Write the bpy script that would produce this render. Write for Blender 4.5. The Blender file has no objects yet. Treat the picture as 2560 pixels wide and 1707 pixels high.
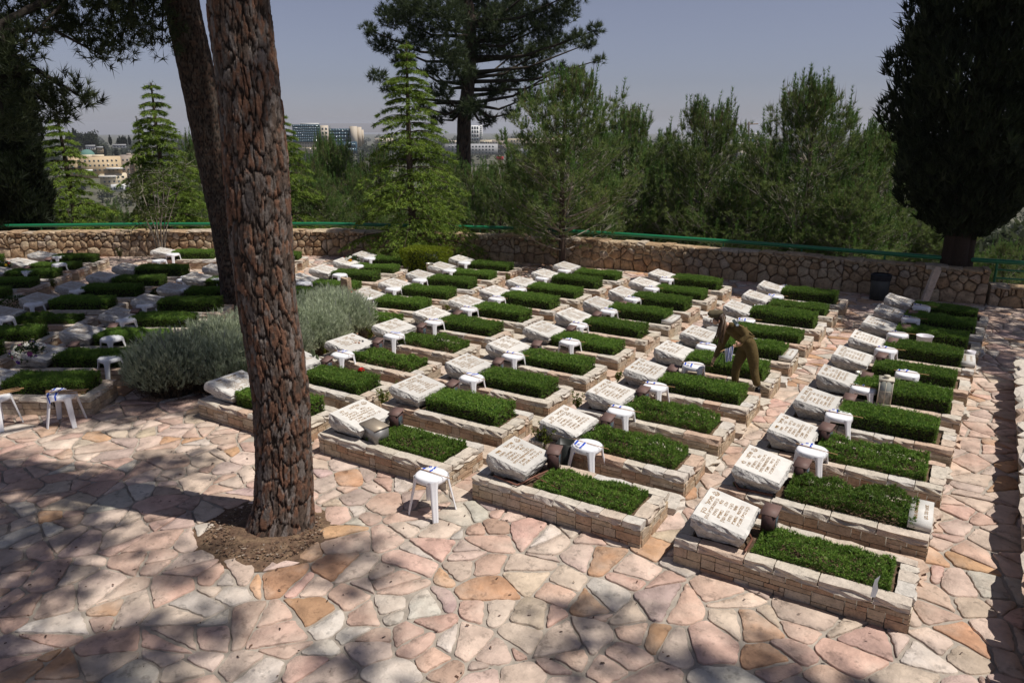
import bpy, bmesh, math, random
import numpy as np
from mathutils import Vector, Matrix, noise as mnoise

# ------------------------------------------------------------------ camera, sky, sun, exposure
scene = bpy.context.scene
col = scene.collection
W0, H0 = 2560., 1707.
FPX, HORIZON, CAMZ = 1854., 315., 4.08
PITCH = math.atan((H0/2-HORIZON)/FPX)
YAW = math.radians(31.433)
cam = bpy.data.cameras.new('camera'); cam_o = bpy.data.objects.new('camera', cam); col.objects.link(cam_o)
cam_o.location = (0, 0, CAMZ); cam_o.rotation_euler = (math.pi/2-PITCH, 0, YAW)
cam.sensor_width = 36; cam.lens = FPX/W0*36; cam.clip_start = .1; cam.clip_end = 9000
scene.camera = cam_o
SUN_EL, SUN_AZ = math.radians(63), math.radians(15)      # azimuth measured from +x towards +y
wd = bpy.data.worlds.new('World'); scene.world = wd; wd.use_nodes = True
nt = wd.node_tree; bgn = nt.nodes['Background']
sky = nt.nodes.new('ShaderNodeTexSky'); sky.sky_type = 'NISHITA'; sky.sun_disc = False
sky.sun_elevation = SUN_EL; sky.sun_rotation = math.pi/2-SUN_AZ
sky.altitude = 300; sky.air_density = 1.0; sky.dust_density = .35; sky.ozone_density = 3.0
hsv = nt.nodes.new('ShaderNodeHueSaturation'); hsv.inputs['Saturation'].default_value = .45
tnt = nt.nodes.new('ShaderNodeMix'); tnt.data_type = 'RGBA'; tnt.blend_type = 'MULTIPLY'; tnt.inputs[0].default_value = 1.; tnt.inputs[7].default_value = (.94, .945, 1.16, 1)
nt.links.new(sky.outputs[0], hsv.inputs['Color']); nt.links.new(hsv.outputs[0], tnt.inputs[6]); nt.links.new(tnt.outputs[2], bgn.inputs[0]); bgn.inputs[1].default_value = .057
sun = bpy.data.lights.new('sun', 'SUN'); sun.energy = 5.0; sun.angle = math.radians(.53); sun.color = (1, .95, .88)
sun_o = bpy.data.objects.new('sun', sun); col.objects.link(sun_o)
sd = Vector((math.cos(SUN_EL)*math.cos(SUN_AZ), math.cos(SUN_EL)*math.sin(SUN_AZ), math.sin(SUN_EL)))
sun_o.rotation_euler = (-sd).to_track_quat('-Z', 'Y').to_euler(); sun_o.location = (5, 0, 30)
vs = scene.view_settings; vs.view_transform = 'Standard'; vs.look = 'None'; vs.exposure = -0.05; vs.gamma = 1
vs.use_curve_mapping = False
scene.cycles.max_bounces = 6; scene.cycles.diffuse_bounces = 3; scene.cycles.transparent_max_bounces = 6

rng = np.random.default_rng(7); random.seed(7)
CP, SP = math.cos(PITCH), math.sin(PITCH)
def ray(px, py):
    a, b = (px-W0/2)/FPX, (H0/2-py)/FPX
    x, y, z = a, CP+b*SP, -SP+b*CP
    c, s = math.cos(YAW), math.sin(YAW)
    return Vector((x*c-y*s, x*s+y*c, z))
def G(px, py, z=0.):                       # pixel -> point on the level z
    d = ray(px, py); t = (z-CAMZ)/d.z
    return Vector((d.x*t, d.y*t, z))
def AT(px, py, dist):                      # pixel -> point at a horizontal distance
    d = ray(px, py); t = dist/math.hypot(d.x, d.y)
    return Vector((d.x*t, d.y*t, CAMZ+d.z*t))

# ------------------------------------------------------------------ mesh helpers
class MB:
    def __init__(s): s.V = []; s.T = []; s.Q = []; s.C = []; s.n = 0
    def add(s, V, F, c=(1, 1, 1)):
        V = np.asarray(V, float).reshape(-1, 3); F = np.asarray(F, int)
        c = np.asarray(c, float)
        if c.ndim == 1: c = np.tile(c, (len(V), 1))
        s.V.append(V); s.C.append(c)
        (s.T if F.shape[1] == 3 else s.Q).append(F+s.n); s.n += len(V)
        return s
    def tube(s, pts, rad, k=6, c=(1, 1, 1), cap=True):
        pts = np.asarray(pts, float); n = len(pts)
        rad = np.full(n, rad) if np.isscalar(rad) else np.asarray(rad, float)
        t = np.gradient(pts, axis=0); t /= np.linalg.norm(t, axis=1)[:, None]+1e-9
        up = np.tile([0., 0, 1], (n, 1)); bad = abs(t[:, 2]) > .95; up[bad] = [1, 0, 0]
        a = np.cross(t, up); a /= np.linalg.norm(a, axis=1)[:, None]; b = np.cross(a, t)
        th = np.arange(k)/k*2*math.pi
        V = pts[:, None]+rad[:, None, None]*(np.cos(th)[None, :, None]*a[:, None]+np.sin(th)[None, :, None]*b[:, None])
        i, j = np.meshgrid(np.arange(n-1), np.arange(k), indexing='ij'); j2 = (j+1) % k
        F = np.stack([i*k+j, i*k+j2, (i+1)*k+j2, (i+1)*k+j], -1).reshape(-1, 4)
        s.add(V.reshape(-1, 3), F, c)
        if cap:
            for q, o in ((0, 0), (n-1, (n-1)*k)):
                ctr = pts[q]; VV = np.vstack([V[q], ctr]); m = np.arange(k)
                s.add(VV, np.stack([m, (m+1) % k, np.full(k, k)], 1), c if np.ndim(c) == 1 else np.vstack([c[q*k:q*k+k], c[q*k:q*k+1]]))
        return s
    def box(s, lo, hi, c=(1, 1, 1)):
        x0, y0, z0 = lo; x1, y1, z1 = hi
        V = [(x0, y0, z0), (x1, y0, z0), (x1, y1, z0), (x0, y1, z0), (x0, y0, z1), (x1, y0, z1), (x1, y1, z1), (x0, y1, z1)]
        return s.add(V, [(0, 3, 2, 1), (4, 5, 6, 7), (0, 1, 5, 4), (1, 2, 6, 5), (2, 3, 7, 6), (3, 0, 4, 7)], c)
    def lathe(s, prof, k=16, c=(1, 1, 1), o=(0, 0, 0)):
        prof = np.asarray(prof, float); n = len(prof); th = np.arange(k)/k*2*math.pi
        V = np.stack([prof[:, 0:1]*np.cos(th)+o[0], prof[:, 0:1]*np.sin(th)+o[1], np.repeat(prof[:, 1:2], k, 1)+o[2]], -1).reshape(-1, 3)
        i, j = np.meshgrid(np.arange(n-1), np.arange(k), indexing='ij'); j2 = (j+1) % k
        return s.add(V, np.stack([i*k+j, i*k+j2, (i+1)*k+j2, (i+1)*k+j], -1).reshape(-1, 4), c)
    def mesh(s, name, mat=None, smooth=False):
        me = bpy.data.meshes.new(name)
        V = np.concatenate(s.V); C = np.concatenate(s.C)
        loops = []; starts = []; o = 0
        for F in s.T: loops.append(F.ravel()); starts.append(o+3*np.arange(len(F))); o += F.size
        for F in s.Q: loops.append(F.ravel()); starts.append(o+4*np.arange(len(F))); o += F.size
        loops = np.concatenate(loops); starts = np.concatenate(starts)
        me.vertices.add(len(V)); me.vertices.foreach_set('co', V.astype(np.float32).ravel())
        me.loops.add(len(loops)); me.loops.foreach_set('vertex_index', loops.astype(np.int32))
        me.polygons.add(len(starts)); me.polygons.foreach_set('loop_start', starts.astype(np.int32))
        me.update(calc_edges=True)
        ca = me.color_attributes.new('tint', 'FLOAT_COLOR', 'POINT')
        ca.data.foreach_set('color', np.hstack([C, np.ones((len(C), 1))]).astype(np.float32).ravel())
        if smooth: me.polygons.foreach_set('use_smooth', np.ones(len(starts), bool))
        if mat: me.materials.append(mat)
        return me
    def obj(s, name, mat=None, parent=None, smooth=False, loc=None): return ob(name, s.mesh(name, mat, smooth), parent, loc)
def ob(name, data, parent=None, loc=None, rz=0., sc=None):
    o = bpy.data.objects.new(name, data); col.objects.link(o)
    if parent: o.parent = parent
    if loc is not None: o.location = loc
    if rz: o.rotation_euler = (0, 0, rz)
    if sc is not None: o.scale = sc
    return o
def tag(o, label=None, cat=None, group=None, kind=None):
    if label: o['label'] = label
    if cat: o['category'] = cat
    if group: o['group'] = group
    if kind: o['kind'] = kind
    return o
def thing(name, label, cat, loc=(0, 0, 0), rz=0., group=None):
    return tag(ob(name, None, None, loc, rz), label, cat, group)
def nrm(v): return v/(np.linalg.norm(v, axis=-1, keepdims=True)+1e-9)
ORD = ['', 'first', 'second', 'third', 'fourth', 'fifth', 'sixth', 'seventh', 'eighth', 'ninth', 'tenth', 'eleventh', 'twelfth']

# ------------------------------------------------------------------ materials
def mat(name, base=(.5, .5, .5), rough=.7, tint=False, objrand=0., noise=0., nscale=8., bump=0., bscale=30., bdet=6., ramp=None, transl=0., metal=0., spec=.3, mottle=None, island=False, pits=0.):
    m = bpy.data.materials.new(name); m.use_nodes = True
    t = m.node_tree; N = t.nodes; L = t.links; b = N['Principled BSDF']
    b.inputs['Roughness'].default_value = rough; b.inputs['Metallic'].default_value = metal
    b.inputs['Specular IOR Level'].default_value = spec
    geo = N.new('ShaderNodeNewGeometry')
    def mixn(a, c, f, typ='MULTIPLY'):
        x = N.new('ShaderNodeMix'); x.data_type = 'RGBA'; x.blend_type = typ
        if isinstance(f, float): x.inputs[0].default_value = f
        else: L.new(f, x.inputs[0])
        for s, v in ((6, a), (7, c)):
            if isinstance(v, tuple): x.inputs[s].default_value = (*v, 1)
            else: L.new(v, x.inputs[s])
        return x.outputs[2]
    def rampn(fac, stops):
        r = N.new('ShaderNodeValToRGB'); e = r.color_ramp.elements
        while len(e) < len(stops): e.new(.5)
        for q, (p, c) in zip(e, stops): q.position = p; q.color = (*c, 1)
        L.new(fac, r.inputs[0]); return r.outputs[0]
    cur = base
    if tint:
        a = N.new('ShaderNodeAttribute'); a.attribute_name = 'tint'; cur = mixn(base, a.outputs['Color'], 1.0)
    if ramp:
        if island: src = geo.outputs['Random Per Island']
        else: oi = N.new('ShaderNodeObjectInfo'); src = oi.outputs['Random']
        cr = rampn(src, ramp); cur = cr if not tint else mixn(cr, cur, 1.0)
    if objrand:
        oi = N.new('ShaderNodeObjectInfo')
        cr = rampn(oi.outputs['Random'], [(0, (1-objrand,)*3), (1, (1+objrand*.6,)*3)]); cur = mixn(cur, cr, 1.0)
    def ntex(sc, det=5., rgh=.6):
        n = N.new('ShaderNodeTexNoise'); n.inputs['Scale'].default_value = sc; n.inputs['Detail'].default_value = det
        n.inputs['Roughness'].default_value = rgh; L.new(geo.outputs['Position'], n.inputs['Vector']); return n.outputs[0]
    if mottle:
        cur = mixn(cur, mottle, rampn(ntex(nscale*.35, 4.), [(.45, (0, 0, 0)), (.7, (.75,)*3)]), 'MIX')
    if noise:
        cur = mixn(cur, rampn(ntex(nscale), [(.3, (1-noise,)*3), (.7, (1+noise*.5,)*3)]), 1.0)
    if pits:
        cur = mixn(cur, rampn(ntex(bscale*1.2, 3., .7), [(.56, (1, 1, 1)), (.66, (1-pits,)*3)]), 1.0)
    if isinstance(cur, tuple): b.inputs['Base Color'].default_value = (*cur, 1)
    else: L.new(cur, b.inputs['Base Color'])
    if bump:
        bn = N.new('ShaderNodeBump'); bn.inputs['Strength'].default_value = 1.; bn.inputs['Distance'].default_value = bump
        L.new(ntex(bscale, bdet, .65), bn.inputs['Height']); L.new(bn.outputs[0], b.inputs['Normal'])
    if transl:
        tr = N.new('ShaderNodeBsdfTranslucent'); mx = N.new('ShaderNodeMixShader'); mx.inputs[0].default_value = transl
        if isinstance(cur, tuple): tr.inputs[0].default_value = (*cur, 1)
        else: L.new(cur, tr.inputs[0])
        L.new(b.outputs[0], mx.inputs[1]); L.new(tr.outputs[0], mx.inputs[2])
        L.new(mx.outputs[0], N['Material Output'].inputs['Surface'])
    return m
M = {}
M['slab'] = mat('flagstone', tint=True, base=(1, 1, 1), rough=.8, noise=.34, nscale=4, bump=.035, bscale=6, bdet=12, pits=.35, mottle=(.60, .49, .40))
M['mortar'] = mat('mortar', base=(.37, .325, .275), rough=.95, noise=.35, nscale=6, bump=.006, bscale=60)
BR = [(0, (.54, .44, .31)), (.25, (.45, .32, .21)), (.45, (.50, .40, .29)), (.6, (.43, .27, .17)), (.75, (.56, .48, .38)), (1, (.38, .29, .20))]
M['brick'] = mat('cut_limestone', base=(1, 1, 1), ramp=BR, rough=.85, noise=.3, nscale=14, bump=.012, bscale=35, pits=.35)
CPR = [(0, (.56, .49, .40)), (.3, (.60, .54, .46)), (.5, (.55, .39, .29)), (.65, (.57, .48, .39)), (.85, (.60, .56, .51)), (1, (.52, .45, .35))]
M['coping'] = mat('coping_limestone', base=(1, 1, 1), ramp=CPR, rough=.85, noise=.25, nscale=12, bump=.014, bscale=28, pits=.25)
M['hs'] = mat('headstone_limestone', base=(.56, .535, .50), objrand=.14, rough=.85, noise=.4, nscale=11, bump=.03, bscale=22, bdet=9, pits=.45)
M['hstop'] = mat('headstone_face', base=(.61, .585, .545), objrand=.14, rough=.7, noise=.16, nscale=7, bump=.002, bscale=60)
M['letter'] = mat('inscription_paint', base=(.33, .20, .085), rough=.8)
M['soil'] = mat('soil', base=(.16, .10, .065), rough=1., noise=.5, nscale=20, bump=.02, bscale=40, mottle=(.26, .18, .11))
RB = [(0, (.50, .37, .23)), (.3, (.42, .28, .16)), (.5, (.56, .45, .31)), (.7, (.40, .26, .15)), (1, (.54, .46, .36))]
M['rubble'] = mat('rubble_stone', base=(1, 1, 1), ramp=RB, rough=.9, noise=.4, nscale=7, bump=.05, bscale=14, bdet=8, pits=.5)
M['rubble_isl'] = mat('rubble_stone_isl', base=(1, 1, 1), ramp=RB, island=True, rough=.9, noise=.4, nscale=7, bump=.05, bscale=14, bdet=8, pits=.5)
M['wallcore'] = mat('wall_mortar', base=(.27, .20, .13), rough=1., noise=.4, nscale=12, bump=.03, bscale=25)
M['hedge'] = mat('clipped_foliage', tint=True, base=(1, 1, 1), objrand=.22, rough=.55, transl=.25)
M['leaf'] = mat('foliage', tint=True, base=(1, 1, 1), objrand=.15, rough=.6, transl=.4)
M['bark'] = mat('bark', tint=True, base=(1, 1, 1), rough=.95, noise=.35, nscale=30, bump=.008, bscale=60)
M['plastic'] = mat('white_plastic', base=(.80, .80, .82), rough=.35, spec=.5)
M['tint'] = mat('painted', tint=True, base=(1, 1, 1), rough=.6)
M['cloth'] = mat('flag_cloth', tint=True, base=(1, 1, 1), rough=.8, transl=.15)
M['wood'] = mat('dowel_wood', base=(.45, .27, .13), rough=.6)
M['black'] = mat('black_ribbon', base=(.012, .012, .014), rough=.6)
M['rust'] = mat('brown_metal', base=(.085, .045, .04), rough=.55, noise=.3, nscale=20)
M['pipe'] = mat('brown_pipe', base=(.17, .075, .05), rough=.5, noise=.3)
M['green'] = mat('green_paint', base=(.010, .16, .065), rough=.32, spec=.6)
M['glass'] = mat('dark_glass', base=(.05, .07, .08), rough=.1, spec=.8)
M['zinc'] = mat('zinc', base=(.42, .40, .36), rough=.5, metal=.6, noise=.25)
M['terra'] = mat('hillside', base=(.12, .115, .08), rough=1., noise=.5, nscale=.05, mottle=(.06, .075, .045))
M['uniform'] = mat('olive_uniform', base=(.115, .078, .026), rough=.85, noise=.18, nscale=25, bump=.012, bscale=22)
M['skin'] = mat('skin', base=(.56, .33, .23), rough=.5)
M['hair'] = mat('hair', tint=True, base=(1, 1, 1), rough=.45, bump=.004, bscale=120)
M['beret'] = mat('beret', base=(.105, .085, .05), rough=.9, noise=.2, bump=.006, bscale=50)
M['boot'] = mat('boot', base=(.012, .012, .014), rough=.4)
def plain(name, c, rough=.8, **k):
    if name not in M: M[name] = mat(name, base=c, rough=rough, **k)
    return M[name]

# ------------------------------------------------------------------ terrain
def terr(x, y):
    r = np.hypot(x, y)
    z = np.interp(r, [0, 20, 27, 60, 200, 420, 700, 1500, 6000], [-.5, -.5, -1.5, -9, -28, -42, -34, -38, -60])
    return z+np.where(r > 60, 2.5*np.sin(x*.013+1)*np.cos(y*.011), 0)
rr = np.concatenate([[0], np.geomspace(8, 6500, 70)]); th = np.linspace(0, 2*math.pi, 97)[:-1]
Rg, Tg = np.meshgrid(rr, th, indexing='ij'); X, Y = Rg*np.cos(Tg), Rg*np.sin(Tg)
V = np.stack([X, Y, terr(X, Y)], -1).reshape(-1, 3); k = 96
i, j = np.meshgrid(np.arange(len(rr)-1), np.arange(k), indexing='ij'); j2 = (j+1) % k
mb = MB(); mb.add(V, np.stack([i*k+j, i*k+j2, (i+1)*k+j2, (i+1)*k+j], -1).reshape(-1, 4))
tag(mb.obj('hillside_terrain', M['terra'], smooth=True), kind='structure')

# wall line, from the foot of the wall in the picture
WP = [G(-330, 640)]+[G(*p) for p in ((30, 645), (372, 640), (820, 639), (1118, 648), (1286, 654), (1551, 674), (1892, 705), (2102, 727), (2300, 748), (2462, 762))]
WP = [Vector((p.x, p.y, 0)) for p in WP]

# ------------------------------------------------------------------ grave layout (head-end near corner, angle)
L_, W_ = 2.04, .80
graves = []      # (column letter, index from back wall, x, y, ang)
def addcol(name, items):     # items nearest first
    n = len(items)
    for q, (x, y, a) in enumerate(items): graves.append((name, n-q, q+1, x, y, a))
def headc(cx, cy, a):        # from measured headstone centre to near head corner
    a = math.radians(a); lx, ly = .38, .40
    return (cx-lx*math.cos(a)+ly*math.sin(a), cy-lx*math.sin(a)-ly*math.cos(a), a)
addcol('A', [(-1.97+.062*q, 6.22+1.235*q, math.radians(-.25*q)) for q in range(10)])
addcol('B', [(-4.37+.03*q, 6.28+1.225*q, 0.) for q in range(10)])
addcol('C', [(-6.77+.0*q, 6.27+1.235*q, 0.) for q in range(10)])
addcol('D', [(-9.16-.02*q, 6.24+1.205*q, math.radians(.3*q)) for q in range(10)])
addcol('P', [headc(-11.0-.2*q, 10.95+1.2*q, 8) for q in range(6)])
addcol('Q', [headc(-13.5-.33*q, 11.55+1.12*q, 17) for q in range(5)])
addcol('E', [headc(-12.2-.66*q, 4.93+1.08*q, 32) for q in range(10)])
addcol('F', [headc(-15.15-.62*q, 4.95+1.06*q, 33) for q in range(7)]+[headc(-20.44, 13.44, 33)])
addcol('G', [headc(-20.0-.72*q, 7.4+.95*q, 36) for q in range(5)])
addcol('H', [headc(-24.3-.7*q, 8.6+.95*q, 38) for q in range(2)])
COLTXT = {'A': 'first column from cypress', 'B': 'second column from cypress', 'C': 'third column from cypress', 'D': 'fourth column from cypress',
          'P': 'fifth column from cypress', 'Q': 'sixth column from cypress', 'E': 'first column beyond lavender', 'F': 'second column beyond lavender',
          'G': 'third column beyond lavender', 'H': 'fourth column beyond lavender'}

# ------------------------------------------------------------------ crazy paving
def clip(poly, n, d):
    out = []
    for q in range(len(poly)):
        a, b = poly[q], poly[(q+1) % len(poly)]
        da, db = a[0]*n[0]+a[1]*n[1]-d, b[0]*n[0]+b[1]*n[1]-d
        if da <= 0: out.append(a)
        if (da < 0 < db) or (db < 0 < da):
            t = da/(da-db); out.append((a[0]+(b[0]-a[0])*t, a[1]+(b[1]-a[1])*t))
    return out
def voronoi(sites, wts, bound, rad):
    sites = np.asarray(sites); cells = []
    for q, (x, y) in enumerate(sites):
        d2 = (sites[:, 0]-x)**2+(sites[:, 1]-y)**2
        nb = np.where((d2 < (2*rad)**2) & (d2 > 0))[0]; nb = nb[np.argsort(d2[nb])][:26]
        poly = [(x-rad, y-rad), (x+rad, y-rad), (x+rad, y+rad), (x-rad, y+rad)]
        for k in nb:
            sx, sy = sites[k]; nx, ny = sx-x, sy-y
            d = (sx*sx+sy*sy-x*x-y*y+wts[q]-wts[k])/2
            poly = clip(poly, (nx, ny), d)
            if len(poly) < 3: break
        cells.append(poly)
    return cells
def inset(poly, g):
    P = np.array(poly); out = poly; c = P.mean(0)
    res = list(poly)
    for q in range(len(P)):
        a, b = P[q], P[(q+1) % len(P)]; e = b-a; l = np.linalg.norm(e)
        if l < 1e-6: continue
        n = np.array([e[1], -e[0]])/l
        if np.dot(n, c-a) > 0: n = -n
        res = clip(res, n, float(np.dot(n, a))-g*random.uniform(.55, 1.5))
        if len(res) < 3: return None
    return res
def roughen(poly, step, amp, rnd):
    out = []
    n = len(poly); P = [np.array(p) for p in poly]
    # cut the corners a little, then subdivide with jitter
    Q = []
    for q in range(n):
        a, b, c = P[q-1], P[q], P[(q+1) % n]
        f1 = min(.25, rnd.uniform(.012, .04)/(np.linalg.norm(a-b)+1e-6)); f2 = min(.25, rnd.uniform(.012, .04)/(np.linalg.norm(c-b)+1e-6))
        Q += [b+(a-b)*f1, b+(c-b)*f2]
    for q in range(len(Q)):
        a, b = Q[q], Q[(q+1) % len(Q)]; l = np.linalg.norm(b-a); out.append(a)
        k = int(l/step)
        if k:
            e = (b-a)/l; nn = np.array([e[1], -e[0]])
            bow = rnd.uniform(-.6, .6)*amp*min(2, l/.2)
            for t in range(1, k+1):
                f = t/(k+1); out.append(a+(b-a)*f+nn*(rnd.uniform(-amp, amp)*.6+bow*math.sin(math.pi*f)))
    return out
PALS = [((.57, .39, .31), .38), ((.60, .47, .385), .28), ((.54, .32, .19), .11), ((.60, .54, .47), .10), ((.53, .40, .35), .08), ((.59, .47, .36), .05)]
def slabtint(rnd):
    r = rnd.random(); s = 0
    for c, w in PALS:
        s += w
        if r < s: break
    k = rnd.uniform(.80, 1.12)
    return tuple(min(.78, v*k*rnd.uniform(.97, 1.03)) for v in c)
def ingrave(x, y, m=0.):
    for (_, _, _, gx, gy, a) in graves:
        c, s = math.cos(a), math.sin(a); dx, dy = x-gx, y-gy
        lx, ly = dx*c+dy*s, -dx*s+dy*c
        if m < lx < L_-m and m < ly < W_-m: return True
    return False
BED = (-5.82, 4.55)
def inbed(x, y):
    dx, dy = x-BED[0], y-BED[1]; a = math.atan2(dy, dx)
    return math.hypot(dx*.9, dy*1.15) < .60+.06*math.sin(3*a+1)
wpx = [p.x for p in WP]; wpy = [p.y for p in WP]
def walls_y(x): return float(np.interp(x, wpx, wpy))
sites = []; cell = .375
rs = random.Random(11)
xx = -31.
while xx < 3.2:
    yy = -3.
    while yy < 21.5:
        x, y = xx+rs.uniform(-.5, .5)*cell*.95, yy+rs.uniform(-.5, .5)*cell*.95
        vis = y > -.2*x*0+(-1.0) and (y-0.3*abs(x)) > -12
        if y < walls_y(x)+.3 and vis and (x > -8 or y > -x*.12-1): sites.append((x, y))
        yy += cell*.92
    xx += cell*1.05
sites = np.array(sites)
# thin out for big slabs, and add a few small infill stones
keep = rng.random(len(sites)) > .22; sites = sites[keep]
wts = rng.random(len(sites))*.05
cells = voronoi(sites, wts, None, .70)
def split_cells(sites, cells):
    S, Cc = [], []
    rs2 = random.Random(21)
    def area(p): return .5*abs(sum(p[q][0]*p[(q+1) % len(p)][1]-p[(q+1) % len(p)][0]*p[q][1] for q in range(len(p))))
    for s_, p in zip(sites, cells):
        if len(p) < 3: continue
        todo = [p]
        for it in range(2):
            nxt = []
            for w in todo:
                if area(w) > .09 and (rs2.random() < (.62 if it == 0 else .22) or area(w) > .19):
                    c = np.mean(w, 0)+np.array([rs2.uniform(-.1, .1), rs2.uniform(-.1, .1)])
                    E_ = np.array(w)-np.mean(w, 0); ev, evec = np.linalg.eigh(E_.T @ E_)
                    t = math.atan2(evec[1, 1], evec[0, 1])+rs2.gauss(0, .55); n = (math.cos(t), math.sin(t)); d_ = c[0]*n[0]+c[1]*n[1]
                    a_, b_ = clip(w, n, d_), clip(w, (-n[0], -n[1]), -d_)
                    if len(a_) > 2 and len(b_) > 2 and area(a_) > .014 and area(b_) > .014: nxt += [a_, b_]; continue
                nxt.append(w)
            todo = nxt
        for w in todo: S.append(tuple(np.mean(w, 0))); Cc.append(w)
    return S, Cc
sites, cells = split_cells(sites, cells)
def in_view(x, y):
    fx, fy = -math.sin(YAW), math.cos(YAW); d = x*fx+y*fy; s = x*fy-y*fx
    if d < .5: return False
    zc = d*CP+CAMZ*SP; yc = d*SP-CAMZ*CP          # camera depth and up for a ground point
    u = s/zc*FPX+W0/2; v = H0/2-yc/zc*FPX
    return -260 < u < W0+260 and v < H0+260
slabs = []
for (sx, sy), poly in zip(sites, cells):
    if len(poly) < 3 or not in_view(sx, sy): continue
    if inbed(sx, sy) or ingrave(sx, sy, .12): continue
    ins = inset(poly, .0135)
    if not ins: continue
    A = .5*abs(sum(ins[q][0]*ins[(q+1) % len(ins)][1]-ins[(q+1) % len(ins)][0]*ins[q][1] for q in range(len(ins))))
    if A < .008: continue
    d = math.hypot(sx, sy)
    # split long slabs with a random crack now and then
    slabs.append((A/d**3, d, ins))
slabs.sort(key=lambda t: -t[0])
mb = MB(); mb.add([(-33, -4, -.018), (3.4, -4, -.018), (3.4, 20.9, -.018), (-12, 20.9, -.018), (-33, 12.5, -.018)], [(0, 1, 2), (0, 2, 3), (0, 3, 4)])
pave = tag(mb.obj('pavement', M['mortar']), kind='structure')
rest = MB()
for q, (_, d, ins) in enumerate(slabs):
    rnd = random.Random(q*7+1)
    near = d < 11
    P = roughen(ins, .055 if near else .12, .014, rnd)
    n = len(P); h = rnd.uniform(-.004, .006); c = np.mean(P, 0)
    tx, ty = rnd.uniform(-.008, .008), rnd.uniform(-.008, .008)
    zt = lambda p: h+(p[0]-c[0])*tx+(p[1]-c[1])*ty
    V = [(p[0], p[1], -.03) for p in P]+[(p[0], p[1], zt(p)-.004) for p in P]
    V += [(p[0]+(c[0]-p[0])*.03, p[1]+(c[1]-p[1])*.03, zt(p)) for p in P]+[(c[0], c[1], h+.001)]
    m = np.arange(n); m2 = (m+1) % n
    Fq = np.vstack([np.stack([m, m2, m2+n, m+n], 1), np.stack([m+n, m2+n, m2+2*n, m+2*n], 1)])
    Ft = np.stack([m+2*n, m2+2*n, np.full(n, 3*n)], 1)
    if np.cross(np.array(P[1])-P[0], np.array(P[2])-P[1]) < 0: pass
    t = slabtint(rnd)
    b = MB() if q < 300 else rest
    o0 = b.n
    b.add(V, Fq, t); b.T.append(Ft+o0)
    if q < 300: b.obj('flagstone', M['slab'], pave)
tag(rest.obj('distant_flagstones', M['slab'], pave), kind='stuff')
# tree bed
a = np.linspace(0, 2*math.pi, 41)[:-1]; mb = MB()
V = [(BED[0], BED[1], .03)]
for f, z in ((.45, .03), (.8, .012), (1.25, -.012)):
    V += [(BED[0]+math.cos(t)*.66*f+random.uniform(-.02, .02), BED[1]+math.sin(t)*.54*f, z+random.uniform(-.008, .008)) for t in a]
F = [(0, 1+q, 1+(q+1) % 40, 1+(q+1) % 40) for q in range(40)]
mb.add(V, [(0, 1+q, 1+(q+1) % 40) for q in range(40)])
for r_ in (1, 41): mb.Q.append(np.array([(r_+q, r_+40+q, r_+40+(q+1) % 40, r_+(q+1) % 40) for q in range(40)]))
tag(mb.obj('soil_bed', M['soil'], smooth=True), kind='structure')
# litter: bark chips, fallen cones bits and grit on the bed and slabs
lit = MB()
for q in range(1500):
    if q < 1250:
        t, r_ = random.uniform(0, 6.28), random.random()**.5*.66; x, y, z = BED[0]+math.cos(t)*r_, BED[1]+math.sin(t)*r_*.85, .022
    else: x, y, z = random.uniform(-9, .6), random.uniform(2, 6.2), .006
    if q >= 1250 and (ingrave(x, y, -.05) or inbed(x, y)): continue
    s = random.uniform(.006, .02); t = random.uniform(0, 6.28); c_, s_ = math.cos(t), math.sin(t)
    P = [(-s, -s*.4, 0), (s, -s*.3, 0), (s*.8, s*.45, .004), (-s*.7, s*.4, .006)]
    lit.add([(x+p[0]*c_-p[1]*s_, y+p[0]*s_+p[1]*c_, z+p[2]+.004) for p in P], [(0, 1, 2, 3)], random.choice([(.10, .05, .03), (.06, .035, .025), (.24, .15, .09), (.28, .22, .17), (.15, .10, .065), (.12, .07, .045)] if q < 1250 else [(.10, .05, .03), (.06, .035, .025)]))
tag(lit.obj('bark_litter', M['tint']), kind='stuff')

# ------------------------------------------------------------------ shared stone shapes
def rock(seed, amp, cuts=1):
    bm = bmesh.new(); bmesh.ops.create_cube(bm, size=1.)
    bmesh.ops.subdivide_edges(bm, edges=bm.edges[:], cuts=cuts, use_grid_fill=True)
    r = random.Random(seed)
    for v in bm.verts:
        c = v.co; nb = sum(abs(abs(q)-.5) < 1e-4 for q in c)
        k = {3: .955, 2: .985, 1: 1.0, 0: 1}[nb]
        v.co = Vector((c.x*(1-(1-k)*.35), c.y*k, c.z*k))
        v.co.y += r.uniform(-amp, amp)*(1 if c.y < -.4 else .3); v.co.z += r.uniform(-amp, amp)*.35; v.co.x += r.uniform(-amp, amp)*.06
    me = bpy.data.meshes.new('stone'); bm.to_mesh(me); bm.free(); return me
BRK = [rock(q, .045) for q in range(10)]
COP = [rock(50+q, .13, 2) for q in range(12)]
for m_ in BRK: m_.materials.append(M['brick'])
for m_ in COP: m_.materials.append(M['coping'])

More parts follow.
